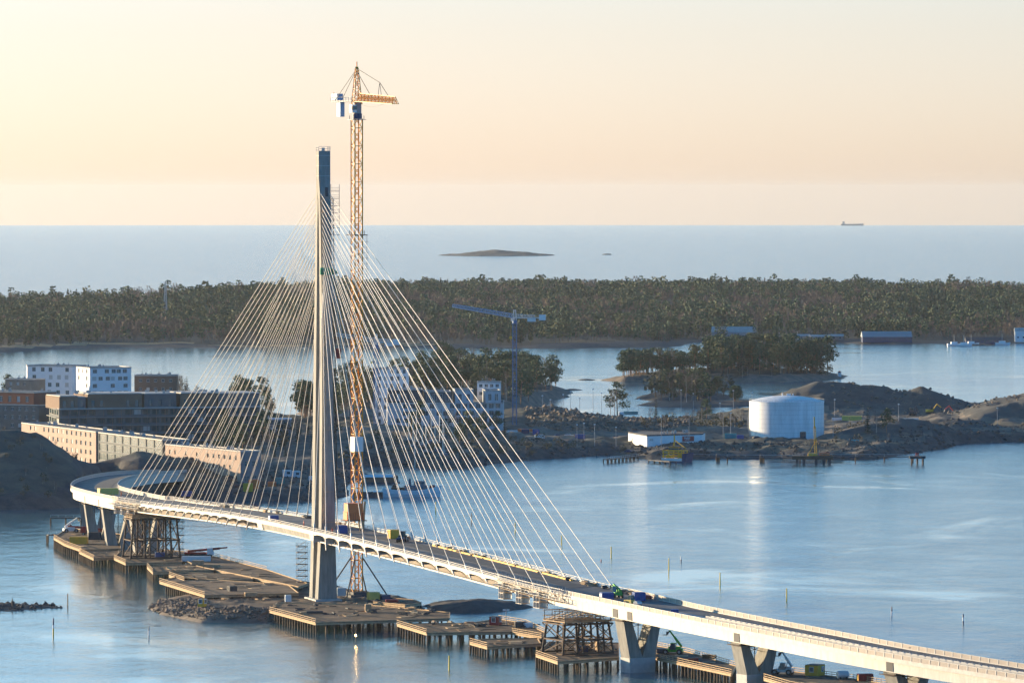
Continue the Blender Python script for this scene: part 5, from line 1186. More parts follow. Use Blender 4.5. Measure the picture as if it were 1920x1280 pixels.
mb = MB(); a = math.atan2(-1, .42); x, y = math.cos(a)*(rt+.1), math.sin(a)*(rt+.1); mb.box((x, y, .4), (2.9, .5, 3.6), a+R(90)); mb.build('door', M['grey_dark'], t)
mb = MB(); last = None
for k in range(40):
    a = R(200-k*1.3); p = Vector((math.cos(a)*(rt+.5), math.sin(a)*(rt+.5), .3+th_*k/39))
    if last is not None: mb.bar(last, p, .7, .15); mb.bar(last+Vector((0,0,1)), p+Vector((0,0,1)), .08)
    last = p
mb.build('spiral_stair', M['shingle'], t)
mb = MB(); mb.box((1,0,th_+2.7), (2,1.4,.9)); mb.tube((-2,1,th_+2.6),(-2,1,th_+3.9),.3,n=8); mb.tube((3,-1,th_+2.5),(3,-1,th_+3.7),.25,n=8); mb.build('roof_vent', M['white'], t)
excavator('yellow excavator working behind the white tank', onground(*P(1518,772,14)[:2], 0), R(190), 'yellow', 1.15)
bt = P(1595, 834, 3.4); tank('big turquoise cylindrical tank lying right of the storage tank', bt, .05, 7.5, 1.15, 'turquoise')

# ---------------------------------------------------------------- vessels, piers
def hull_loft(mb, L_, B_, H_, sheer=1.0, m=0, z0=-.6):
    n = 14; rings = []
    for k in range(n+1):
        u = k/n; x = -L_/2+L_*u; w_ = B_/2*(1-max(0, (u-.62)/.38)**2.2)*(1-.18*max(0, (.2-u)/.2)); w_ = max(w_, .06); h = H_+sheer*(2*u-1)**2*(1.0 if u > .5 else .45); rk = (u*.8) if u > .8 else 0
        rings.append([Vector((x+max(0,(u-.8))*1.4, w_, h)), Vector((x, w_*.93, h*.45)), Vector((x-max(0,(u-.8))*2.5, w_*.55, z0)), Vector((x-max(0,(u-.8))*2.5, -w_*.55, z0)), Vector((x, -w_*.93, h*.45)), Vector((x+max(0,(u-.8))*1.4, -w_, h))])
    mb.sweep(rings, m)
def moored_ship():
    c = P(772, 931, 0); L_ = 118/F*c.y; t = thing('moored_ship', c, 'pale blue-grey wooden ship moored with its bow to the right behind the tower crane', 'ship', rz=R(6))
    mb = MB(); hull_loft(mb, L_*.93, 6.2, 2.6, 2.0); hl = mb.build('hull', M['white_boat'], t, fix=True)
    mb = MB(); rings = []
    for k in range(15):
        u = k/14; x = -L_*.465+L_*.93*u; w_ = 3.16*(1-max(0, (u-.62)/.38)**2.2)*(1-.18*max(0, (.2-u)/.2)); h = 2.55+2.0*(2*u-1)**2*(1.0 if u > .5 else .45); x += max(0,(u-.8))*1.4
        if k: mb.bar(pl, (x,-w_,h), .22, .3); mb.bar(pr_, (x,w_,h), .22, .3)
        pl, pr_ = Vector((x,-w_,h)), Vector((x,w_,h))
    mb.build('gunwale', M['white'], hl)
    mb = MB(); mb.box((1.5,0,2.5), (9.0,4.0,2.1)); mb.box((3.0,0,4.6), (4.2,3.2,1.7)); w_ = mb.build('wheelhouse', M['navy_grey'], t)
    for k in range(5): mb = MB(); mb.box((-2+k*1.7, -2.02, 3.3), (.8,.06,.7)); mb.build('porthole', M['glass'], w_)
    mb = MB(); mb.box((3.0,-1.62,5.2), (3.6,.06,.7)); mb.build('window', M['glass'], w_)
    mb = MB(); mb.tube((-.6,0,4.5),(-.9,0,7.2),.5,n=10); mb.build('funnel', M['navy_grey'], t)
    for x, h in ((5.6,9.0),(-5.5,8.0)): mb = MB(); mb.tube((x,0,2.6),(x,0,h),.13,.08,n=6); mb.bar((x,-1.2,h-1.5),(x,1.2,h-1.5),.1); mb.bar((x,0,h-.5),(x-3.2,0,3.4),.05); mb.bar((x,0,h-.5),(x+2.6,0,3.6),.05); mb.build('mast', M['grey'], t)
    mb = MB(); mb.box((-5.6,0,2.5), (5.2,3.2,1.3)); mb.box((-7,0.4,3.8),(1.6,1.4,1)); mb.build('deck_cargo', M['rust'], t)
    mb = MB(); mb.hull8([(7.2,-1.2,3.4),(9.4,-.7,3.8),(9.4,.7,3.8),(7.2,1.2,3.4),(7.2,-1.2,4.5),(9.2,-.7,4.8),(9.2,.7,4.8),(7.2,1.2,4.5)]); mb.build('red_cover', M['red'], t)
M['navy_grey'] = mat('navy_grey', (.07,.13,.17), .6)
moored_ship()
def barge():
    c = P(690, 931, 0); t = thing('barge', c, 'dark work barge with a white roof lying left of the moored ship', 'barge', rz=R(3))
    mb = MB(); mb.hull8([(-6.2,-2.6,-.5),(9,-2.6,-.5),(9,2.6,-.5),(-6.2,2.6,-.5),(-6.6,-2.8,2.0),(9.4,-2.8,2.0),(9.4,2.8,2.0),(-6.6,2.8,2.0)]); mb.build('hull', M['grey_dark'], t)
    mb = MB(); mb.box((-4.8,0,2.0), (3.2,5.2,.35)); mb.box((5,0,1.95),(6,4.6,.3)); mb.build('deck_plate', M['white'], t)
    for x in (-6.2,-.5,8.6): mb = MB(); mb.tube((x,-2.7,-.5),(x,-2.7,3.2),.25,n=8); mb.build('fender_post', M['white'], t)
    c = P(712, 905, 0); t = thing('floating_shed', c, 'long low floating shed with a pale roof behind the barge', 'shed', rz=R(2))
    mb = MB(); mb.box((0,0,-.3), (17,5,.8)); mb.build('pontoon', M['grey_dark'], t)
    mb = MB(); mb.box((-1,0,.5), (13,4,2.0)); mb.box((6.4,0,.5),(2.4,3,2.6)); w_ = mb.build('wall', M['brick_brown'], t)
    mb = MB(); mb.hull8([(-8,-2.5,2.5),(5.8,-2.5,2.5),(5.8,2.5,2.5),(-8,2.5,2.5),(-8,-.2,3.5),(5.8,-.2,3.5),(5.8,.2,3.5),(-8,.2,3.5)]); mb.build('roof', M['white'], t)
barge()
def work_boat():
    c = P(1269, 866, 0); t = thing('work_boat', c, 'yellow-topped cable ferry with a dark blue bow ramp at the harbour edge', 'boat', rz=R(-28))
    k = 52/F*c.y/15.0
    t.scale = (k, k, k)
    mb = MB(); mb.hull8([(-7,-3.4,-.5),(6,-3.6,-.5),(6,3.6,-.5),(-6.5,3.4,-.5),(-7.6,-3.6,2.2),(7.0,-4.0,2.2),(7.0,4.0,2.2),(-7.6,3.6,2.2)]); mb.build('hull', M['white'], t)
    mb = MB(); mb.hull8([(5.0,-4.1,-.4),(7.3,-4.1,-.4),(7.3,4.1,-.4),(5,4.1,-.4),(5.2,-4.15,4.8),(8.2,-4.15,5.2),(8.2,4.15,5.2),(5.2,4.15,4.8)]); mb.build('bow_ramp', M['navy'], t)
    mb = MB(); mb.box((-1,0,-.3), (12.4,7.7,1.0)); mb.build('fender', M['navy'], t)
    mb = MB()
    for x in (-6.5,-3.5,-.5,2.5,4.6):
        for y in (-3.3,3.3): mb.bar((x,y,2.2),(x,y,6.2),.5)
    for y in (-3.3,3.3):
        for z in (3.3,4.8,6.2): mb.bar((-7,y,z),(5,y,z),.35,.5)
    mb.bar((-7,-3.3,6.2),(-7,3.3,6.2),.4); mb.bar((5,-3.3,6.2),(5,3.3,6.2),.4); mb.box((-4,-1,2.2),(3,2.4,1.6)); mb.box((2,1,2.2),(2.2,2.4,2.4)); mb.build('yellow_frame', M['yellow'], t)
    mb = MB(); mb.box((-1,0,5.8), (5.4,4.6,2.4)); o = mb.build('wheelhouse', M['yellow'], t)
    mb = MB(); mb.box((-1,0,6.7), (5.5,4.7,1.0)); mb.build('window', M['glass'], o)
    mb = MB(); mb.box((-1,0,8.2), (6.2,5.2,.4)); mb.build('wheelhouse_roof', M['rust'], o)
    mb = MB(); mb.bar((-1.5,0,8.6),(-1.5,0,14.6),.5); mb.bar((-1.5,0,12.0),(6,-1,7.6),.4); mb.bar((-2.3,0,8.6),(-1.5,0,11.5),.3); mb.build('mast', M['yellow'], t)
work_boat()
def pier(label, pa, pb, h, wd, name='harbour_pier', m='grey_dark', sp=4, rail=True):
    a, b = P(*pa, h), P(*pb, h); c = (a+b)/2; c.z = 0; t = thing(name, c, label, 'pier'); A, B = a-c, b-c; A.z = B.z = h
    mb = MB(); mb.bar(A, B, wd, .4); mb.build('deck', M[m], t)
    n = max(2, int((B-A).length/sp)); ax = (B-A).normalized(); sd = Vector((-ax.y, ax.x, 0))
    for k in range(n+1):
        for e in (-1, 1): q_ = A+(B-A)*k/n+sd*e*wd*.4; mb = MB(); mb.tube((q_.x,q_.y,-.8),(q_.x,q_.y,h-.2),.25,n=6); mb.build('pile', M['pile'], t)
    if rail:
        mb = MB()
        for k in range(n*2+1):
            q_ = A+(B-A)*k/n/2-sd*wd*.45*(1 if sd.y > 0 else -1); mb.bar(q_+Vector((0,0,.2)), q_+Vector((0,0,1.2)), .09)
        mb.bar(A-sd*wd*.45*(1 if sd.y > 0 else -1)+Vector((0,0,1.15)), B-sd*wd*.45*(1 if sd.y > 0 else -1)+Vector((0,0,1.15)), .1); mb.build('railing', M['steel'], t)
    return t
pier('thin dark catwalk left of the leftmost bridge pier, lower one', (89,1004), (150,1002), 2.4, 1.4, name='catwalk', sp=5)
pier('thin dark catwalk left of the leftmost bridge pier, upper one', (95,972), (152,972), 2.4, 1.4, name='catwalk', sp=5)
pier('slatted landing stage with pale rail left of the yellow ferry', (1136,863), (1192,857), 1.2, 3.0)
pier('low dark pontoon lying beside the yellow ferry', (1222,864), (1262,867), .7, 4.0, rail=False)
pier('long thin catwalk running right of the yellow ferry towards the drill platform', (1296,858), (1500,860), 1.8, .9, sp=14)
pier('long thin catwalk between the drill platform and the last dolphin', (1550,858), (1712,858), 1.8, .9, sp=12)
def dolphin(label, px, py, w_, top='pile', h=2.2, red=False):
    c = P(px, py, 0); t = thing('mooring_dolphin', c, label, 'dolphin'); mb = MB()
    for x in (-.35, 0, .35):
        for y in (-1, 1): mb.tube((x*w_, y, -.8), (x*w_, y, h), .35, n=8)
    mb.build('pile', M['pile'], t); mb = MB(); mb.box((0,0,h-.1), (w_, 3.0, 1.2)); mb.build('cap', M['grey_dark'], t)
    if red: mb = MB(); mb.bar((-.8,0,h+1),( -.3,0,h+2.6),.4); mb.bar((.8,0,h+1),(.3,0,h+2.6),.4); mb.bar((0,.5,h+1),(0,0,h+2.4),.4); mb.box((0,0,h+2.1),(1.6,.8,.5)); mb.build('red_bollard', M['red'], t)
dolphin('small dark dolphin nearest right of the yellow ferry', 1346, 864, 1.6); dolphin('small dark dolphin left of the drill platform', 1429, 866, 2.0); dolphin('square dark dolphin with red fittings at the right end of the catwalk', 1720, 870, 7.2, h=2.6, red=True)
def drill():
    c = P(1524, 869, 0); t = thing('drill_platform', c, 'dark working platform with legs carrying the yellow drill mast', 'platform', rz=R(-4)); mb = MB(); mb.box((0,0,2.0),(18.6,5,1.6)); mb.build('deck', M['wood_dark'], t)
    for x in (-7,-4,1.5,5,7.5): mb = MB(); mb.box((x,0,-.8),(1.2,3.4,3.0)); mb.build('leg', M['grey_dark'], t)
    mb = MB()
    for k in range(13): mb.bar((-9+k*1.5,-2.4,3.6),(-9+k*1.5,-2.4,4.7),.08)
    mb.bar((-9,-2.4,4.6),(9,-2.4,4.6),.09); mb.build('railing', M['grey'], t)
    d_ = thing('drill_rig', c+Vector((.8,0,3.6)), 'tall yellow drill mast standing on the dark harbour platform', 'drill rig'); mb = MB(); mb.box((-1,0,0),(4,2,1.2)); mb.build('base', M['yellow'], d_)
    H_ = (858-785)/F*c.y; mb = MB(); lattice(mb, Vector((.6,0,0)), Vector((0,0,H_*.75)), 1.0, .8, 12, .2, .12, up=Vector((0,1,0))); mb.bar((0,0,H_*.7),(-.2,0,H_),.5); mb.bar((-2.6,0,1),(.2,0,H_*.35),.2); mb.build('mast', M['yellow'], d_)
    o = container('orange stack of pipes on the dark harbour platform', c+Vector((5.3,0,3.6)), 0, 4.6, 2.0, 1.2, 'orange', None, name='pipe_stack', cat='pipes')
M['wood_dark'] = mat('wood_dark', (.07,.055,.045), .9)
drill()
# parked things and small yard objects
for px, py, m, lb in [(1047,824,'navy','dark car parked furthest left on the harbour yard'),(1067,824,'white_boat','small white car parked beside the dark one on the harbour yard'),(1157,822,'grey_dark','dark car parked just left of the white warehouse'),(1180,841,'navy','dark car parked in front of the warehouse end'),(1395,826,'grey_dark','dark car parked at the foot of the white tank'),(1420,826,'black','black car parked hard against the white tank')]:
    car(lb, onground(*P(px,py,3.6)[:2], .05), random.uniform(-.4,.4), m)
for px, py, L_, W_, H_, m, lb in [(1370,822,5.5,3,2.4,'turquoise','pale turquoise van body parked left of the white tank'),(1388,824,3,2,2,'blue','blue box beside the turquoise van body'),
    (985,818,3.5,2.6,2.4,'navy','dark container below the blue crane'),(1012,822,4.5,2.4,2.0,'white_boat','white boat-shaped cover among the gear below the blue crane'),(1005,816,3,2,2.6,'blue','blue container among the gear below the blue crane'),
    (1088,820,4.5,2.4,2.2,'blue','blue van body on the harbour yard'),(985,800,7,2.6,1.7,'orange','orange site container at the edge of the rubble bank'),(960,795,5,3,2.0,'white','white site container at the foot of the blue crane'),
    (1013,782,2.2,2,2.8,'orange','upright orange container on the rubble bank'),(1182,772,8,3,2.9,'turquoise','turquoise site cabin with pale panel on the rubble bank'),(1165,773,2.6,3,2.9,'white','white end cabin left of the turquoise one on the rubble bank'),
    (1597,790,10,4,3.2,'yellow_pale','sunlit pale yellow shed right of the white tank'),(1571,789,6,2,1.6,'white','low pale container left of the sunlit yellow shed'),(1700,788,12,2.4,1.2,'white','long pale concrete wall section in the quarry'),
    (525,904,3.6,2.4,2.6,'teal','dark green container left of the white site huts behind the bridge'),(510,905,3.0,2.4,2.4,'orange','small orange machine cover behind the bridge, left of the green container'),
    (476,912,4.0,2.4,3.6,'orange','rust-orange container standing near the end of the pink building'),(465,912,3.4,2.4,3.4,'yellow','dull yellow container beside the rust-orange one near the pink building'),
    (590,907,4.5,2.4,2.5,'white_boat','pale blue-grey container hard against the left side of the tower'),
    (262,880,9,2.6,2.4,'yellow_pale','dull yellow-green container on the road before the pink building'),(288,885,7,2.6,2.6,'yellow','long yellow container on the road before the pink building'),
    (350,932,4,2.4,2.2,'blue','small blue container on the shore behind the left stay cables')]:
    g = P(px, py, 3.8); z_ = max(ground(g.x, g.y), 1.0); g = P(px, py, z_)
    container(lb, Vector((g.x, g.y, ground(g.x, g.y)+drop(g.y)-.05)), random.uniform(-.15,.1), L_, W_, H_, m, None)
for px, lb in [(538,'white site hut left of two behind the bridge deck'),(555,'white site hut right of two behind the bridge deck')]:
    g = P(px, 905, 3.8); hut(lb, Vector((g.x, g.y, ground(g.x,g.y)+drop(g.y))), 0, 3.4, 2.5, 2.7, 'white_boat', 'white')
excavator('yellow excavator with its boom forward in the middle of the quarry', onground(*P(1745,775,5)[:2]), R(20), 'yellow'); excavator('dark excavator in front of the long quarry mound', onground(*P(1712,778,5)[:2]), R(70), 'grey_dark'); excavator('red excavator at the right end of the quarry', onground(*P(1792,777,5)[:2]), R(200), 'red')
for i, (px, py, h) in enumerate([(1017,772,8),(1032,772,6),(1056,771,8),(1070,768,10),(1087,770,7),(1112,778,13),(1128,778,12),(1177,770,8),(1198,772,7),(1277,772,12),(1300,768,9),(1350,790,9),(1375,768,10),(1356,822,13),(1370,822,12),(1562,820,9),(1410,765,8),(1565,782,9),(1685,792,8),(1870,800,9),(1082,838,10),(1115,838,10),(1155,838,9),(1095,830,9),(1240,838,14),(1292,836,14)]):
    g = G(px, py); light_mast('thin lamp pole standing on the harbour and quarry ground', g, h, 1, 'lamp_pole', 'grey', 'thin lamp poles about the harbour')
# sailing boats laid up ashore
def sailboat():
    t = thing('sailing_boat', (0,0,0), 'laid-up sailing boat with a tall pale mast in the dark yard beyond the stay cables', 'sailing boat', 'laid-up sailing boats')
    mb = MB(); hull_loft(mb, 7.0, 2.2, 1.2, .3, z0=0); mb.build('hull', M['navy_grey'], t, fix=True)
    mb = MB(); mb.box((-.5,0,1.2),(3.0,1.3,.5)); mb.build('coach_roof', M['grey'], t)
    mb = MB(); mb.tube((.6,0,1.4),(.6,0,17),.17,.13,n=6); mb.bar((.6,-1.2,11),(.6,1.2,11),.08); mb.bar((.6,0,2.6),(-3.2,0,2.6),.12); mb.build('mast', M['cable'], t); return t
sb = sailboat(); first = True
for px, py in [(768,850),(775,858),(782,846),(791,856),(800,862),(808,850),(816,860),(823,848),(829,858),(833,864),(777,868)]:
    o = sb if first else copy_tree(sb); first = False; g = P(px, py, 2.6); o.location = onground(g.x, g.y, .4); o.rotation_euler[2] = random.uniform(1.0,2.2); k = random.uniform(.75,1.0); o.scale = (1,1,k)
# far shore buildings, mast and boats
def far_house(label, px, py, L_, H_, W_, m, roof, name='house', cat='house', gable=True):
    g = G(px, py); t = thing(name, g, label, cat, rz=random.uniform(-.15,.1)); mb = MB(); mb.box((0,0,-1),(L_,W_,H_+1)); w_ = mb.build('wall', M[m], t); mb = MB()
    if gable: mb.hull8([(-L_/2-.4,-W_/2-.4,H_),(L_/2+.4,-W_/2-.4,H_),(L_/2+.4,W_/2+.4,H_),(-L_/2-.4,W_/2+.4,H_),(-L_/2-.4,-.1,H_+W_*.32),(L_/2+.4,-.1,H_+W_*.32),(L_/2+.4,.1,H_+W_*.32),(-L_/2-.4,.1,H_+W_*.32)])
    mb.build('roof', M[roof], t)
    for k in range(max(2, int(L_/4))): mb = MB(); mb.box((-L_/2+L_*(k+.5)/max(2,int(L_/4)), -W_/2-.03, H_*.35),(1.3,.08,1.3)); mb.build('window', M['glass'], w_)
    return t
far_house('long dark blue boat hall with a pale rounded roof on the far shore', 1662, 640, 40, 3.6, 14, 'navy', 'steel', 'boat_hall', 'hall')
far_house('long pale-roofed building among birches on the far shore', 1376, 636, 36, 6, 14, 'grey', 'roof_light', 'shore_building', 'building')
far_house('sunlit ochre house on the wooded slope of the far coast', 425, 604, 12, 5.5, 9, 'yellow_pale', 'roof_dark')
far_house('small sunlit house below the radio mast in the far forest', 296, 606, 14, 5, 9, 'brick_grey', 'roof_light')
far_house('pale block building at the right edge of the far shore', 1913, 641, 9, 9, 8, 'white', 'roof_light', 'shore_building', 'building')
far_house('low boathouse on the small far jetty at the right', 1845, 644, 30, 2.6, 8, 'navy', 'roof_dark', 'boathouse', 'building')
for i, (px, py, L_) in enumerate([(1502,637,14),(1540,638,18),(1570,637,10)]): far_house(['long low row hut, left one on the far shore behind the large island','long low row hut, middle one on the far shore behind the large island','short low hut, right one on the far shore behind the large island'][i], px, py, L_, 3, 5, 'brick_grey', 'roof_light', 'row_hut')
g = P(310, 610, 6); t = thing('radio_mast', onground(g.x, g.y), 'tall thin lattice radio mast rising from the far forest', 'mast'); mb = MB(); H_ = (592-506)/F*g.y; lattice(mb, Vector((0,0,0)), Vector((0,0,H_)), 4.2, .8, 24, .42, .24, up=Vector((0,1,0))); mb.build('mast', M['rail'], t)
def motor_boat():
    t = thing('moored_boat', (0,0,0), 'white motor boat moored at the small jetty on the far right shore', 'boat', 'boats on the far right shore'); mb = MB(); hull_loft(mb, 12, 3.6, 1.6, .7); mb.build('hull', M['white'], t, fix=True); mb = MB(); mb.box((-.5,0,1.6),(5,2.6,1.7)); mb.build('cabin', M['white'], t); mb = MB(); mb.bar((-.5,0,3),(-.5,0,9),.2); mb.build('mast', M['rail'], t); return t
mbt = motor_boat(); first = True
for px, py in [(1790,646),(1808,647),(1822,645),(1880,644),(1420,640),(1462,641),(1496,640)]:
    o = mbt if first else copy_tree(mbt); first = False; o.location = P(px, py+2.5, 0); o.rotation_euler[2] = random.uniform(-.5,.5)
    if px < 1600: o['label'] = 'small white motor boat moored on the far shore behind the large island'; o['group'] = 'boats behind the large island'
def cargo_ship():
    d_ = 36500; c = Vector(((1598-960)/F*d_, d_, drop(d_))); t = thing('cargo_ship', c, 'faint tiny cargo ship on the horizon at the right', 'ship'); mb = MB(); hull_loft(mb, 140, 22, 10, 3); mb.build('hull', M['shingle'], t, fix=True); mb = MB(); mb.box((-55,0,10),(14,18,16)); mb.build('bridge_house', M['grey'], t); mb = MB()
    for x in (-20,10,40): mb.bar((x,0,10),(x,0,20),2)
    mb.build('deck_crane', M['grey'], t)
cargo_ship()
mb = MB(); c = P(1548, 700, 3); c = onground(P(1574,706,1)[0], P(1574,706,1)[1]); t = thing('beacon_hut', c, 'tiny white beacon hut on the right tip of the large wooded island', 'beacon'); mb.box((0,0,-.3),(2.2,2,3)); mb.build('wall', M['white'], t); mb = MB(); mb.lathe((0,0,2.7),[(1.5,0),(.1,1.1)],8); mb.build('roof', M['red'], t)
c = onground(*P(1300,742,2.5)[:2]); t = thing('summer_cottage', c, 'grey cottage among the pines of the small islet', 'cottage'); mb = MB(); mb.box((0,0,-.5),(9,5,4)); mb.build('wall', M['brick_grey'], t); mb = MB(); mb.hull8([(-5,-3,3.5),(5,-3,3.5),(5,3,3.5),(-5,3,3.5),(-5,-.1,5.4),(5,-.1,5.4),(5,.1,5.4),(-5,.1,5.4)]); mb.build('roof', M['grey'], t)
mb = MB(); mb.box((-2,-2.54,.8),(1.3,.06,1.4)); mb.box((2,-2.54,.8),(1.3,.06,1.4)); mb.build('window', M['glass'], t)

# ---------------------------------------------------------------- trees
def leaves(mb, c, r, n, s, flat=.6, seed=0):
    for _ in range(n):
        while True:
            v = Vector((random.uniform(-1,1), random.uniform(-1,1), random.uniform(-1,1)))
            if .25 < v.length < 1: break
        p = Vector(c)+Vector((v.x*r, v.y*r, v.z*r*flat)); a = Vector((random.gauss(0,1), random.gauss(0,1), random.gauss(0,1))).normalized(); b = a.cross(Vector((random.gauss(0,1), random.gauss(0,1), random.gauss(0,.6)))).normalized()
        k = s*random.uniform(.6,1.3); mb.poly([p-a*k-b*k*.6, p+a*k-b*k*.5, p+a*k*.8+b*k*.6, p-a*k*.7+b*k*.7])
def tree_parts(kind, H_):
    tr, cr = MB(), MB()
    if kind == 'pine':
        lean = random.uniform(-.05,.05); top = Vector((H_*lean,0,H_)); tr.tube((0,0,-1),top*.55,.26,.2,n=6,caps=False); tr.tube(top*.55,top*.95,.2,.07,n=6,caps=False)
        for k in range(random.randint(11,15)):
            u = random.uniform(.3,1.0); an = random.uniform(0,6.28); r = H_*.2*(1.25-u)*random.uniform(.7,1.4)+.3; p = top*u+Vector((math.cos(an)*r, math.sin(an)*r, H_*.03)); tr.bar(top*(u-.07), p, .1); leaves(cr, p, H_*random.uniform(.14,.21), 54, H_*.025, .65)
        leaves(cr, top*.97, H_*.12, 30, H_*.024, .55)
    elif kind == 'spruce':
        tr.tube((0,0,-1),(0,0,H_*.95),.24,.05,n=6,caps=False)
        for k in range(13):
            u = .12+.86*k/12; r = H_*.2*(1-u)+.25
            for j in range(max(4, int(14*(1-u))+4)):
                an = random.uniform(0,6.28); L_ = r*random.uniform(.6,1.15); a = Vector((0,0,H_*u)); e = a+Vector((math.cos(an)*L_, math.sin(an)*L_, -L_*.35)); sd = Vector((-math.sin(an), math.cos(an),0))*H_*.035; cr.poly([a-sd*.4, e-sd, e+Vector((0,0,-.25)), e+sd, a+sd*.4])
    elif kind == 'birch':
        tr.tube((0,0,-1),(.2,0,H_*.6),.2,.12,n=6,caps=False); tr.tube((.2,0,H_*.6),(.3,0,H_),.12,.03,n=5,caps=False)
        for k in range(26):
            u = random.uniform(.3,.95); an = random.uniform(0,6.28); a = Vector((.2,0,H_*u)); L_ = H_*.26*(1.15-u); e = a+Vector((math.cos(an)*L_, math.sin(an)*L_, L_*1.1)); cr.bar(a, e, .06)
            for j in range(7):
                q_ = a.lerp(e, random.uniform(.3,1)); an2 = an+random.uniform(-1,1); f = q_+Vector((math.cos(an2)*L_*.4, math.sin(an2)*L_*.4, L_*random.uniform(.1,.5))); cr.bar(q_, f, .035)
                cr.bar(f, f+Vector((random.uniform(-.5,.5), random.uniform(-.5,.5), .5)), .03)
    else:
        tr.tube((0,0,-.5),(0,0,H_*.4),.12,.06,n=5,caps=False); leaves(cr, (0,0,H_*.55), H_*.5, 70, H_*.07, .8)
    return tr, cr
PROTO = {}
def proto(kind, H_, tm, cm, v):
    tr, cr = tree_parts(kind, H_); nm = {'pine':'pine_tree','spruce':'spruce_tree','birch':'birch_tree','bush':'bush'}[kind]
    return (nm, tr, cr, tm, cm)
KN = []
for kind, H_, tm, cm, n in [('pine',14,'bark_pine','pine',4),('pine',14,'bark_pine','pine_warm',3),('spruce',14,'bark','spruce',2),('birch',13,'bark_birch','birch',3),('bush',4,'bark','scrub_leaf',2)]:
    if cm == 'scrub_leaf': mk('scrub_leaf', (.05,.06,.03), .9, (.12,.09,.05), .3)
    for v in range(n): KN.append((kind+('w' if cm == 'pine_warm' else ''), proto(kind, H_, tm, cm, v)))
first_of = {}
def plant(kind, p, h, where, label=None):
    opts = [i for i, (k, _) in enumerate(KN) if k == kind]; i = random.choice(opts); nm, tr, cr, tm, cm = KN[i][1]
    if i not in first_of:
        t = thing(nm, p, 'x', 'tree'); tr.build('trunk', M[tm], t); cr.build('crown', M[cm], t); first_of[i] = t
    else: t = copy_tree(first_of[i])
    H0 = {'pine':14,'pinew':14,'spruce':14,'birch':13,'bush':4}[kind]; k = h/H0
    t.location = p; t.rotation_euler = (0,0,random.uniform(0,6.28)); t.scale = (k*random.uniform(.9,1.15),)*2+(k,)
    word = {'pine':'dark green pine','pinew':'warm-toned pine','spruce':'dark pointed spruce','birch':'bare reddish birch','bush':'low dark bush'}[kind]; t['label'] = label or (word+' '+where); t['category'] = 'bush' if kind == 'bush' else 'tree'; t['group'] = {'pine':'pines','pinew':'pines','spruce':'spruces','birch':'birches','bush':'bushes'}[kind]+' '+where
def scatter(n, box, where, kinds, hmin, hmax, gmin=1.2, inpoly=None, edge=0):
    k = 0; tries = 0
    while k < n and tries < n*60:
        tries += 1; px = random.uniform(box[0], box[2]); py = random.uniform(box[1], box[3]); g = P(px, py, 3)
        h = ground(g.x, g.y, -1)
        if h < gmin: continue
        plant(random.choice(kinds), Vector((g.x, g.y, h+drop(g.y)-.1)), random.uniform(hmin, hmax), where); k += 1
scatter(84, (790,705,1042,765), 'on the wooded point', ['pine','pinew','pinew','pine','pinew','birch'], 14, 20, 2.2)
scatter(30, (620,735,800,790), 'on the low end of the wooded point', ['pine','pinew','birch'], 13, 18, 2.0)
scatter(34, (1158,700,1215,713), 'on the left end of the large island', ['pine','pine','pinew'], 12, 16, 1.6)
scatter(36, (1215,698,1330,713), 'on the middle of the large island', ['pine','pine','birch','pinew','bush'], 10, 16, 1.6)
scatter(92, (1325,694,1560,711), 'on the right part of the large island', ['pine','pine','spruce','pinew','pine'], 17, 23, 2.2)
scatter(44, (1325,700,1570,712), 'under the pines of the large island', ['bush','birch'], 6, 9, 2.0)
scatter(48, (1212,736,1372,749), 'on the small rocky islet', ['pine','pinew','birch','bush'], 9, 17, 1.4)
scatter(10, (1375,736,1384,750), 'at the tip of the rocky islet', ['pine'], 7, 9, .3)
for px, py, h, k in [(1158,779,17,'pine'),(1145,779,15,'birch'),(1152,781,14,'birch'),(1230,785,12,'spruce'),(1316,786,11,'spruce'),(1325,788,10,'pine'),(1627,812,13,'spruce'),(1662,812,11,'pine'),(1643,812,9,'birch'),(15,745,13,'pine'),(26,748,11,'pine')]:
    plant(k, G(px, py), h, 'standing alone on the harbour shore')
scatter(34, (378,800,520,872), 'on the slope between the big block and the bridge', ['pine','spruce','birch','pine'], 12, 17, 2)
scatter(7, (440,775,500,800), 'beside the right end of the big block', ['pine'], 15, 19, 2)
scatter(8, (540,785,585,800), 'just left of the tower above the shore', ['pine'], 15, 20, 2)
scatter(18, (500,830,660,872), 'on the dark shore left of the tower', ['spruce','birch','bush'], 7, 12, 2)
scatter(26, (730,808,955,845), 'below the grey apartment block', ['pine','spruce','birch'], 8, 13, 2)
scatter(60, (690,838,1180,862), 'along the dark shore bank', ['bush'], 2.5, 5, 1.2)
scatter(26, (620,745,720,800), 'left of the white tower beyond the cables', ['pine','birch'], 10, 15, 2)
scatter(30, (1190,790,1400,812), 'behind the white warehouse', ['bush','birch','birch'], 4, 8, 2)
scatter(24, (1560,800,1700,835), 'on the bank right of the white tank', ['bush','bush','birch'], 2.5, 5, 2)
scatter(9, (330,742,372,752), 'behind the big block', ['birch','spruce'], 10, 14, .5)
scatter(110, (-40,880,165,950), 'on the rocky hill at the left', ['bush','bush','birch'], 1.6, 3.6, 2)

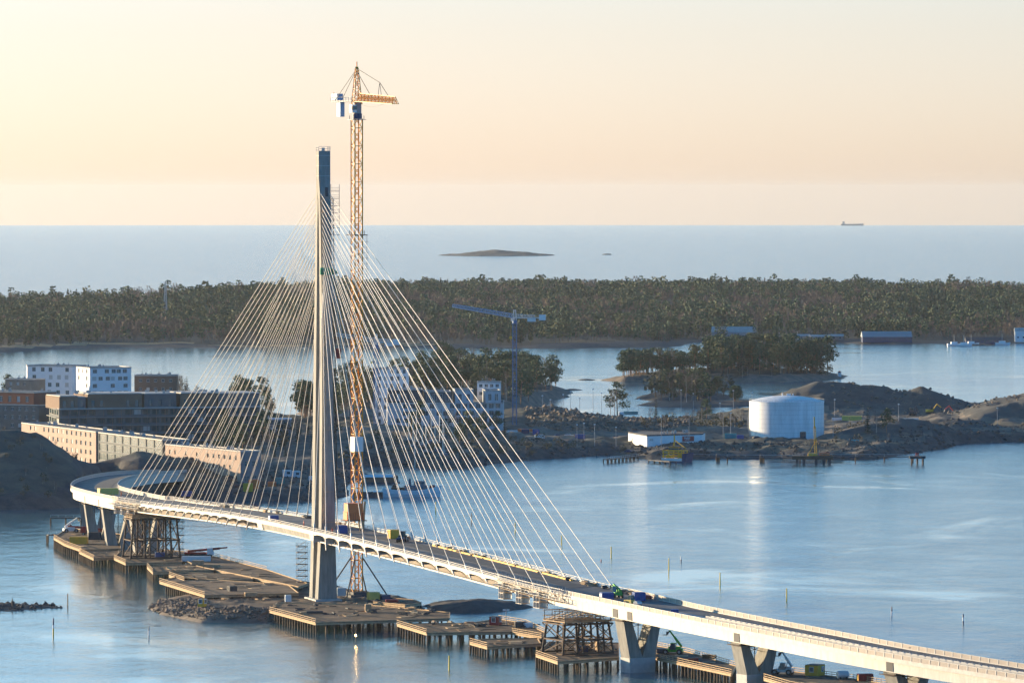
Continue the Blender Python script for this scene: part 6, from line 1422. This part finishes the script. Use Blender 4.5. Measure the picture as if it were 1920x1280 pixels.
# far forest: far past counting, one mass
def forest(name, label, pts_px, n, hmin, hmax, seed, front=None):
    r = np.random.default_rng(seed); kinds = []
    for kind, H_, mi in (('pine',15,0),('pine',15,0),('pine',15,1),('spruce',15,2),('birch',14,3),('birch2',14,3)):
        for _ in range(2):
            V = []
            m = 66 if kind[:5] != 'birch' else 56
            for q_ in range(m):
                if kind == 'pine': z = r.uniform(.35,1); rad = .2*math.sqrt(max(.05, 1-((z-.66)/.42)**2)); s_ = .038
                elif kind == 'spruce': z = r.uniform(.12,1); rad = .17*(1.04-z); s_ = .034
                else: z = r.uniform(.25,1); rad = .2*math.sqrt(max(.05, 1-((z-.6)/.45)**2)); s_ = .05
                a = r.uniform(0, 6.28); rr = rad*math.sqrt(r.uniform(.1,1)); c = np.array([rr*math.cos(a), rr*math.sin(a), z]); u = r.normal(size=3); u /= np.linalg.norm(u); v = np.cross(u, r.normal(size=3)); v /= np.linalg.norm(v)
                if kind[:5] == 'birch': u = np.array([u[0]*.25, u[1]*.25, 1.0]); v = v*.22; s_ = .06
                V += [c-u*s_-v*s_, c+u*s_-v*s_, c+u*s_+v*s_, c-u*s_+v*s_]
            kk = np.array(V)*H_
            # trunk as two crossed slim quads
            w_ = .16; tq = []
            for (dx, dy) in ((w_,0),(0,w_)): tq += [[-dx,-dy,-1],[dx,dy,-1],[dx*.5,dy*.5,H_*.8],[-dx*.5,-dy*.5,H_*.8]]
            kinds.append((np.concatenate([kk, np.array(tq)]), mi))
    poly = [tuple(P(a, b)[:2]) for a, b in pts_px]; xs = [p[0] for p in poly]; ys = [p[1] for p in poly]
    X = r.uniform(min(xs), max(xs), n*4); Y = r.uniform(min(ys), max(ys), n*4); D_ = signed(poly, X, Y); ok = D_ > 0
    X, Y = X[ok][:n], Y[ok][:n]; VV, MI = [], []; patch = vnoise(X, Y*.5, 75, seed+3); patch2 = vnoise(X, Y, 30, seed+9); tall = vnoise(X, Y, 45, seed+17)
    for i in range(len(X)):
        g = ground(X[i], Y[i], -1)
        if g < .9: continue
        if Y[i] > 5050 and Y[i] < 5600 and r.random() < .3: continue
        b = patch[i]*.6+patch2[i]*.4+r.normal()*.045
        shore = 1 if Y[i] < 4950+vnoise(X[i], Y[i], 60, 5)*160 else 0
        if b > (.6 if not shore else .53): idx = 8+r.integers(0, 4)
        elif b < .3: idx = 6+r.integers(0, 2)
        else: idx = r.integers(0, 6)
        k, mi = kinds[idx]; h = r.uniform(hmin, hmax)/15*(1.3 if r.random() < .08 else 1)*(.78+.5*tall[i]); a = r.uniform(0, 6.28); ca, sa = math.cos(a)*h*1.15, math.sin(a)*h*1.15
        v = np.empty_like(k); v[:,0] = k[:,0]*ca-k[:,1]*sa+X[i]; v[:,1] = k[:,0]*sa+k[:,1]*ca+Y[i]; v[:,2] = k[:,2]*h+g+drop(Y[i]); VV.append(v); q_ = len(k)//4; MI.append(np.array([mi]*(q_-2)+[4]*2))
    V = np.concatenate(VV); nf = len(V)//4; me = bpy.data.meshes.new(name); me.vertices.add(len(V)); me.vertices.foreach_set('co', V.ravel()); me.loops.add(len(V)); me.loops.foreach_set('vertex_index', np.arange(len(V)))
    me.polygons.add(nf); me.polygons.foreach_set('loop_start', np.arange(0, len(V), 4)); me.polygons.foreach_set('loop_total', np.full(nf, 4))
    for m in ('pine','pine_warm','spruce','birch','bark'): me.materials.append(M[m])
    me.polygons.foreach_set('material_index', np.concatenate(MI).astype(np.int32)); me.update(); me.validate(); o = bpy.data.objects.new(name, me); C.objects.link(o); tag(o, label, None, None, 'stuff')
forest('far_forest', 'dense mixed pine and bare birch forest covering the far coast', [(-120,661),(40,657),(90,653),(210,649.5),(420,650),(640,649.5),(800,650.5),(1150,650.5),(1260,649.5),(1330,640.5),(1600,642),(1760,643),(2060,640),(2060,566),(1900,562),(1400,560),(1000,559),(760,558),(560,563),(420,572),(330,584),(200,586),(-120,584)], 17000, 9, 14.5, 5)

# rubble: loose stones along the shores and on the rubble banks
def rubble(name, label, polys, n, s0, s1, m, seed, lift=0.0, dmax=None):
    r = np.random.default_rng(seed); base = np.array([(0,0,1),(.9,0,.35),(.28,.85,.35),(-.72,.53,.35),(-.72,-.53,.35),(.28,-.85,.35),(0,0,-.5)]); fs = [(0,1,2),(0,2,3),(0,3,4),(0,4,5),(0,5,1),(6,2,1),(6,3,2),(6,4,3),(6,5,4),(6,1,5)]
    V, Fc = [], []
    for px in polys:
        poly = [tuple(P(a, b)[:2]) for a, b in px]; xs = [p[0] for p in poly]; ys = [p[1] for p in poly]; k = 0; X = r.uniform(min(xs), max(xs), n*8); Y = r.uniform(min(ys), max(ys), n*8); D_ = signed(poly, X, Y)
        for i in range(len(X)):
            if D_[i] < 0 or (dmax and D_[i] > dmax): continue
            g = ground(X[i], Y[i], -1)
            if g < -.4: continue
            s_ = s0+(s1-s0)*r.random()**2.5; q_ = base*s_*r.uniform(.6,1.3,3); a = r.uniform(0,6.28); R_ = np.array([[math.cos(a),-math.sin(a),0],[math.sin(a),math.cos(a),0],[0,0,1]]); q_ = (q_+r.normal(size=q_.shape)*s_*.14)@R_.T+np.array([X[i], Y[i], g+drop(Y[i])]); b = len(V)*7; V.append(q_); Fc += [tuple(b+t for t in f) for f in fs]; k += 1
            if k >= n: break
    me = bpy.data.meshes.new(name); me.from_pydata(np.concatenate(V).tolist(), [], Fc); me.materials.append(M[m]); o = bpy.data.objects.new(name, me); C.objects.link(o); tag(o, label, None, None, 'stuff')
rubble('rubble_edge', 'broken stones along the edge of the working island', [[(276,1139),(300,1150),(380,1166),(500,1166),(560,1168),(560,1158),(400,1150),(380,1136),(300,1134)]], 1500, .25, .9, 'rock', 3)
rubble('broken_rocks', 'small boulders among the rocks at the left edge', [[(-10,1146),(60,1142),(132,1138),(100,1132),(0,1132)]], 90, .3, 1.0, 'rock_dark', 4)
rubble('rubble_bank', 'heaps of blasted stone and gravel on the harbour building ground', [[(985,822),(1170,830),(1290,820),(1290,775),(1150,775),(985,780)]], 5200, .3, 1.7, 'rock', 5)
rubble('quarry_stones', 'loose stones scattered over the quarry ground', [[(1560,800),(1920,805),(1920,765),(1560,768)]], 1800, .3, 1.4, 'rock', 6)
rubble('shore_stones', 'dark boulders lining the harbour shore', [[(640,942),(660,890),(700,875),(840,883),(960,871),(1140,857),(1240,866),(1440,862),(1640,864),(1780,846),(1920,832),(1920,812),(1780,822),(1640,846),(1240,848),(1000,848),(840,865),(700,862),(630,890),(300,905),(300,940)]], 3200, .4, 1.3, 'rock_dark', 7, dmax=40)
# ---------------------------------------------------------------- haze: thin even sea air round the whole scene
mb = MB(); mb.box((0, 25500, -190), (52000, 53400, 366)); hz = mb.build('haze', []); tag(hz, kind='stuff', label='thin even blue sea haze over the whole view')
hm = bpy.data.materials.new('haze'); hm.use_nodes = True; t = hm.node_tree; t.nodes.remove(t.nodes['Principled BSDF'])
pv = t.nodes.new('ShaderNodeVolumePrincipled'); pv.inputs['Color'].default_value = (.72, .8, .88, 1); pv.inputs['Density'].default_value = HAZE; pv.inputs['Anisotropy'].default_value = .4
t.links.new(pv.outputs[0], t.nodes['Material Output'].inputs['Volume']); hz.data.materials.append(hm)
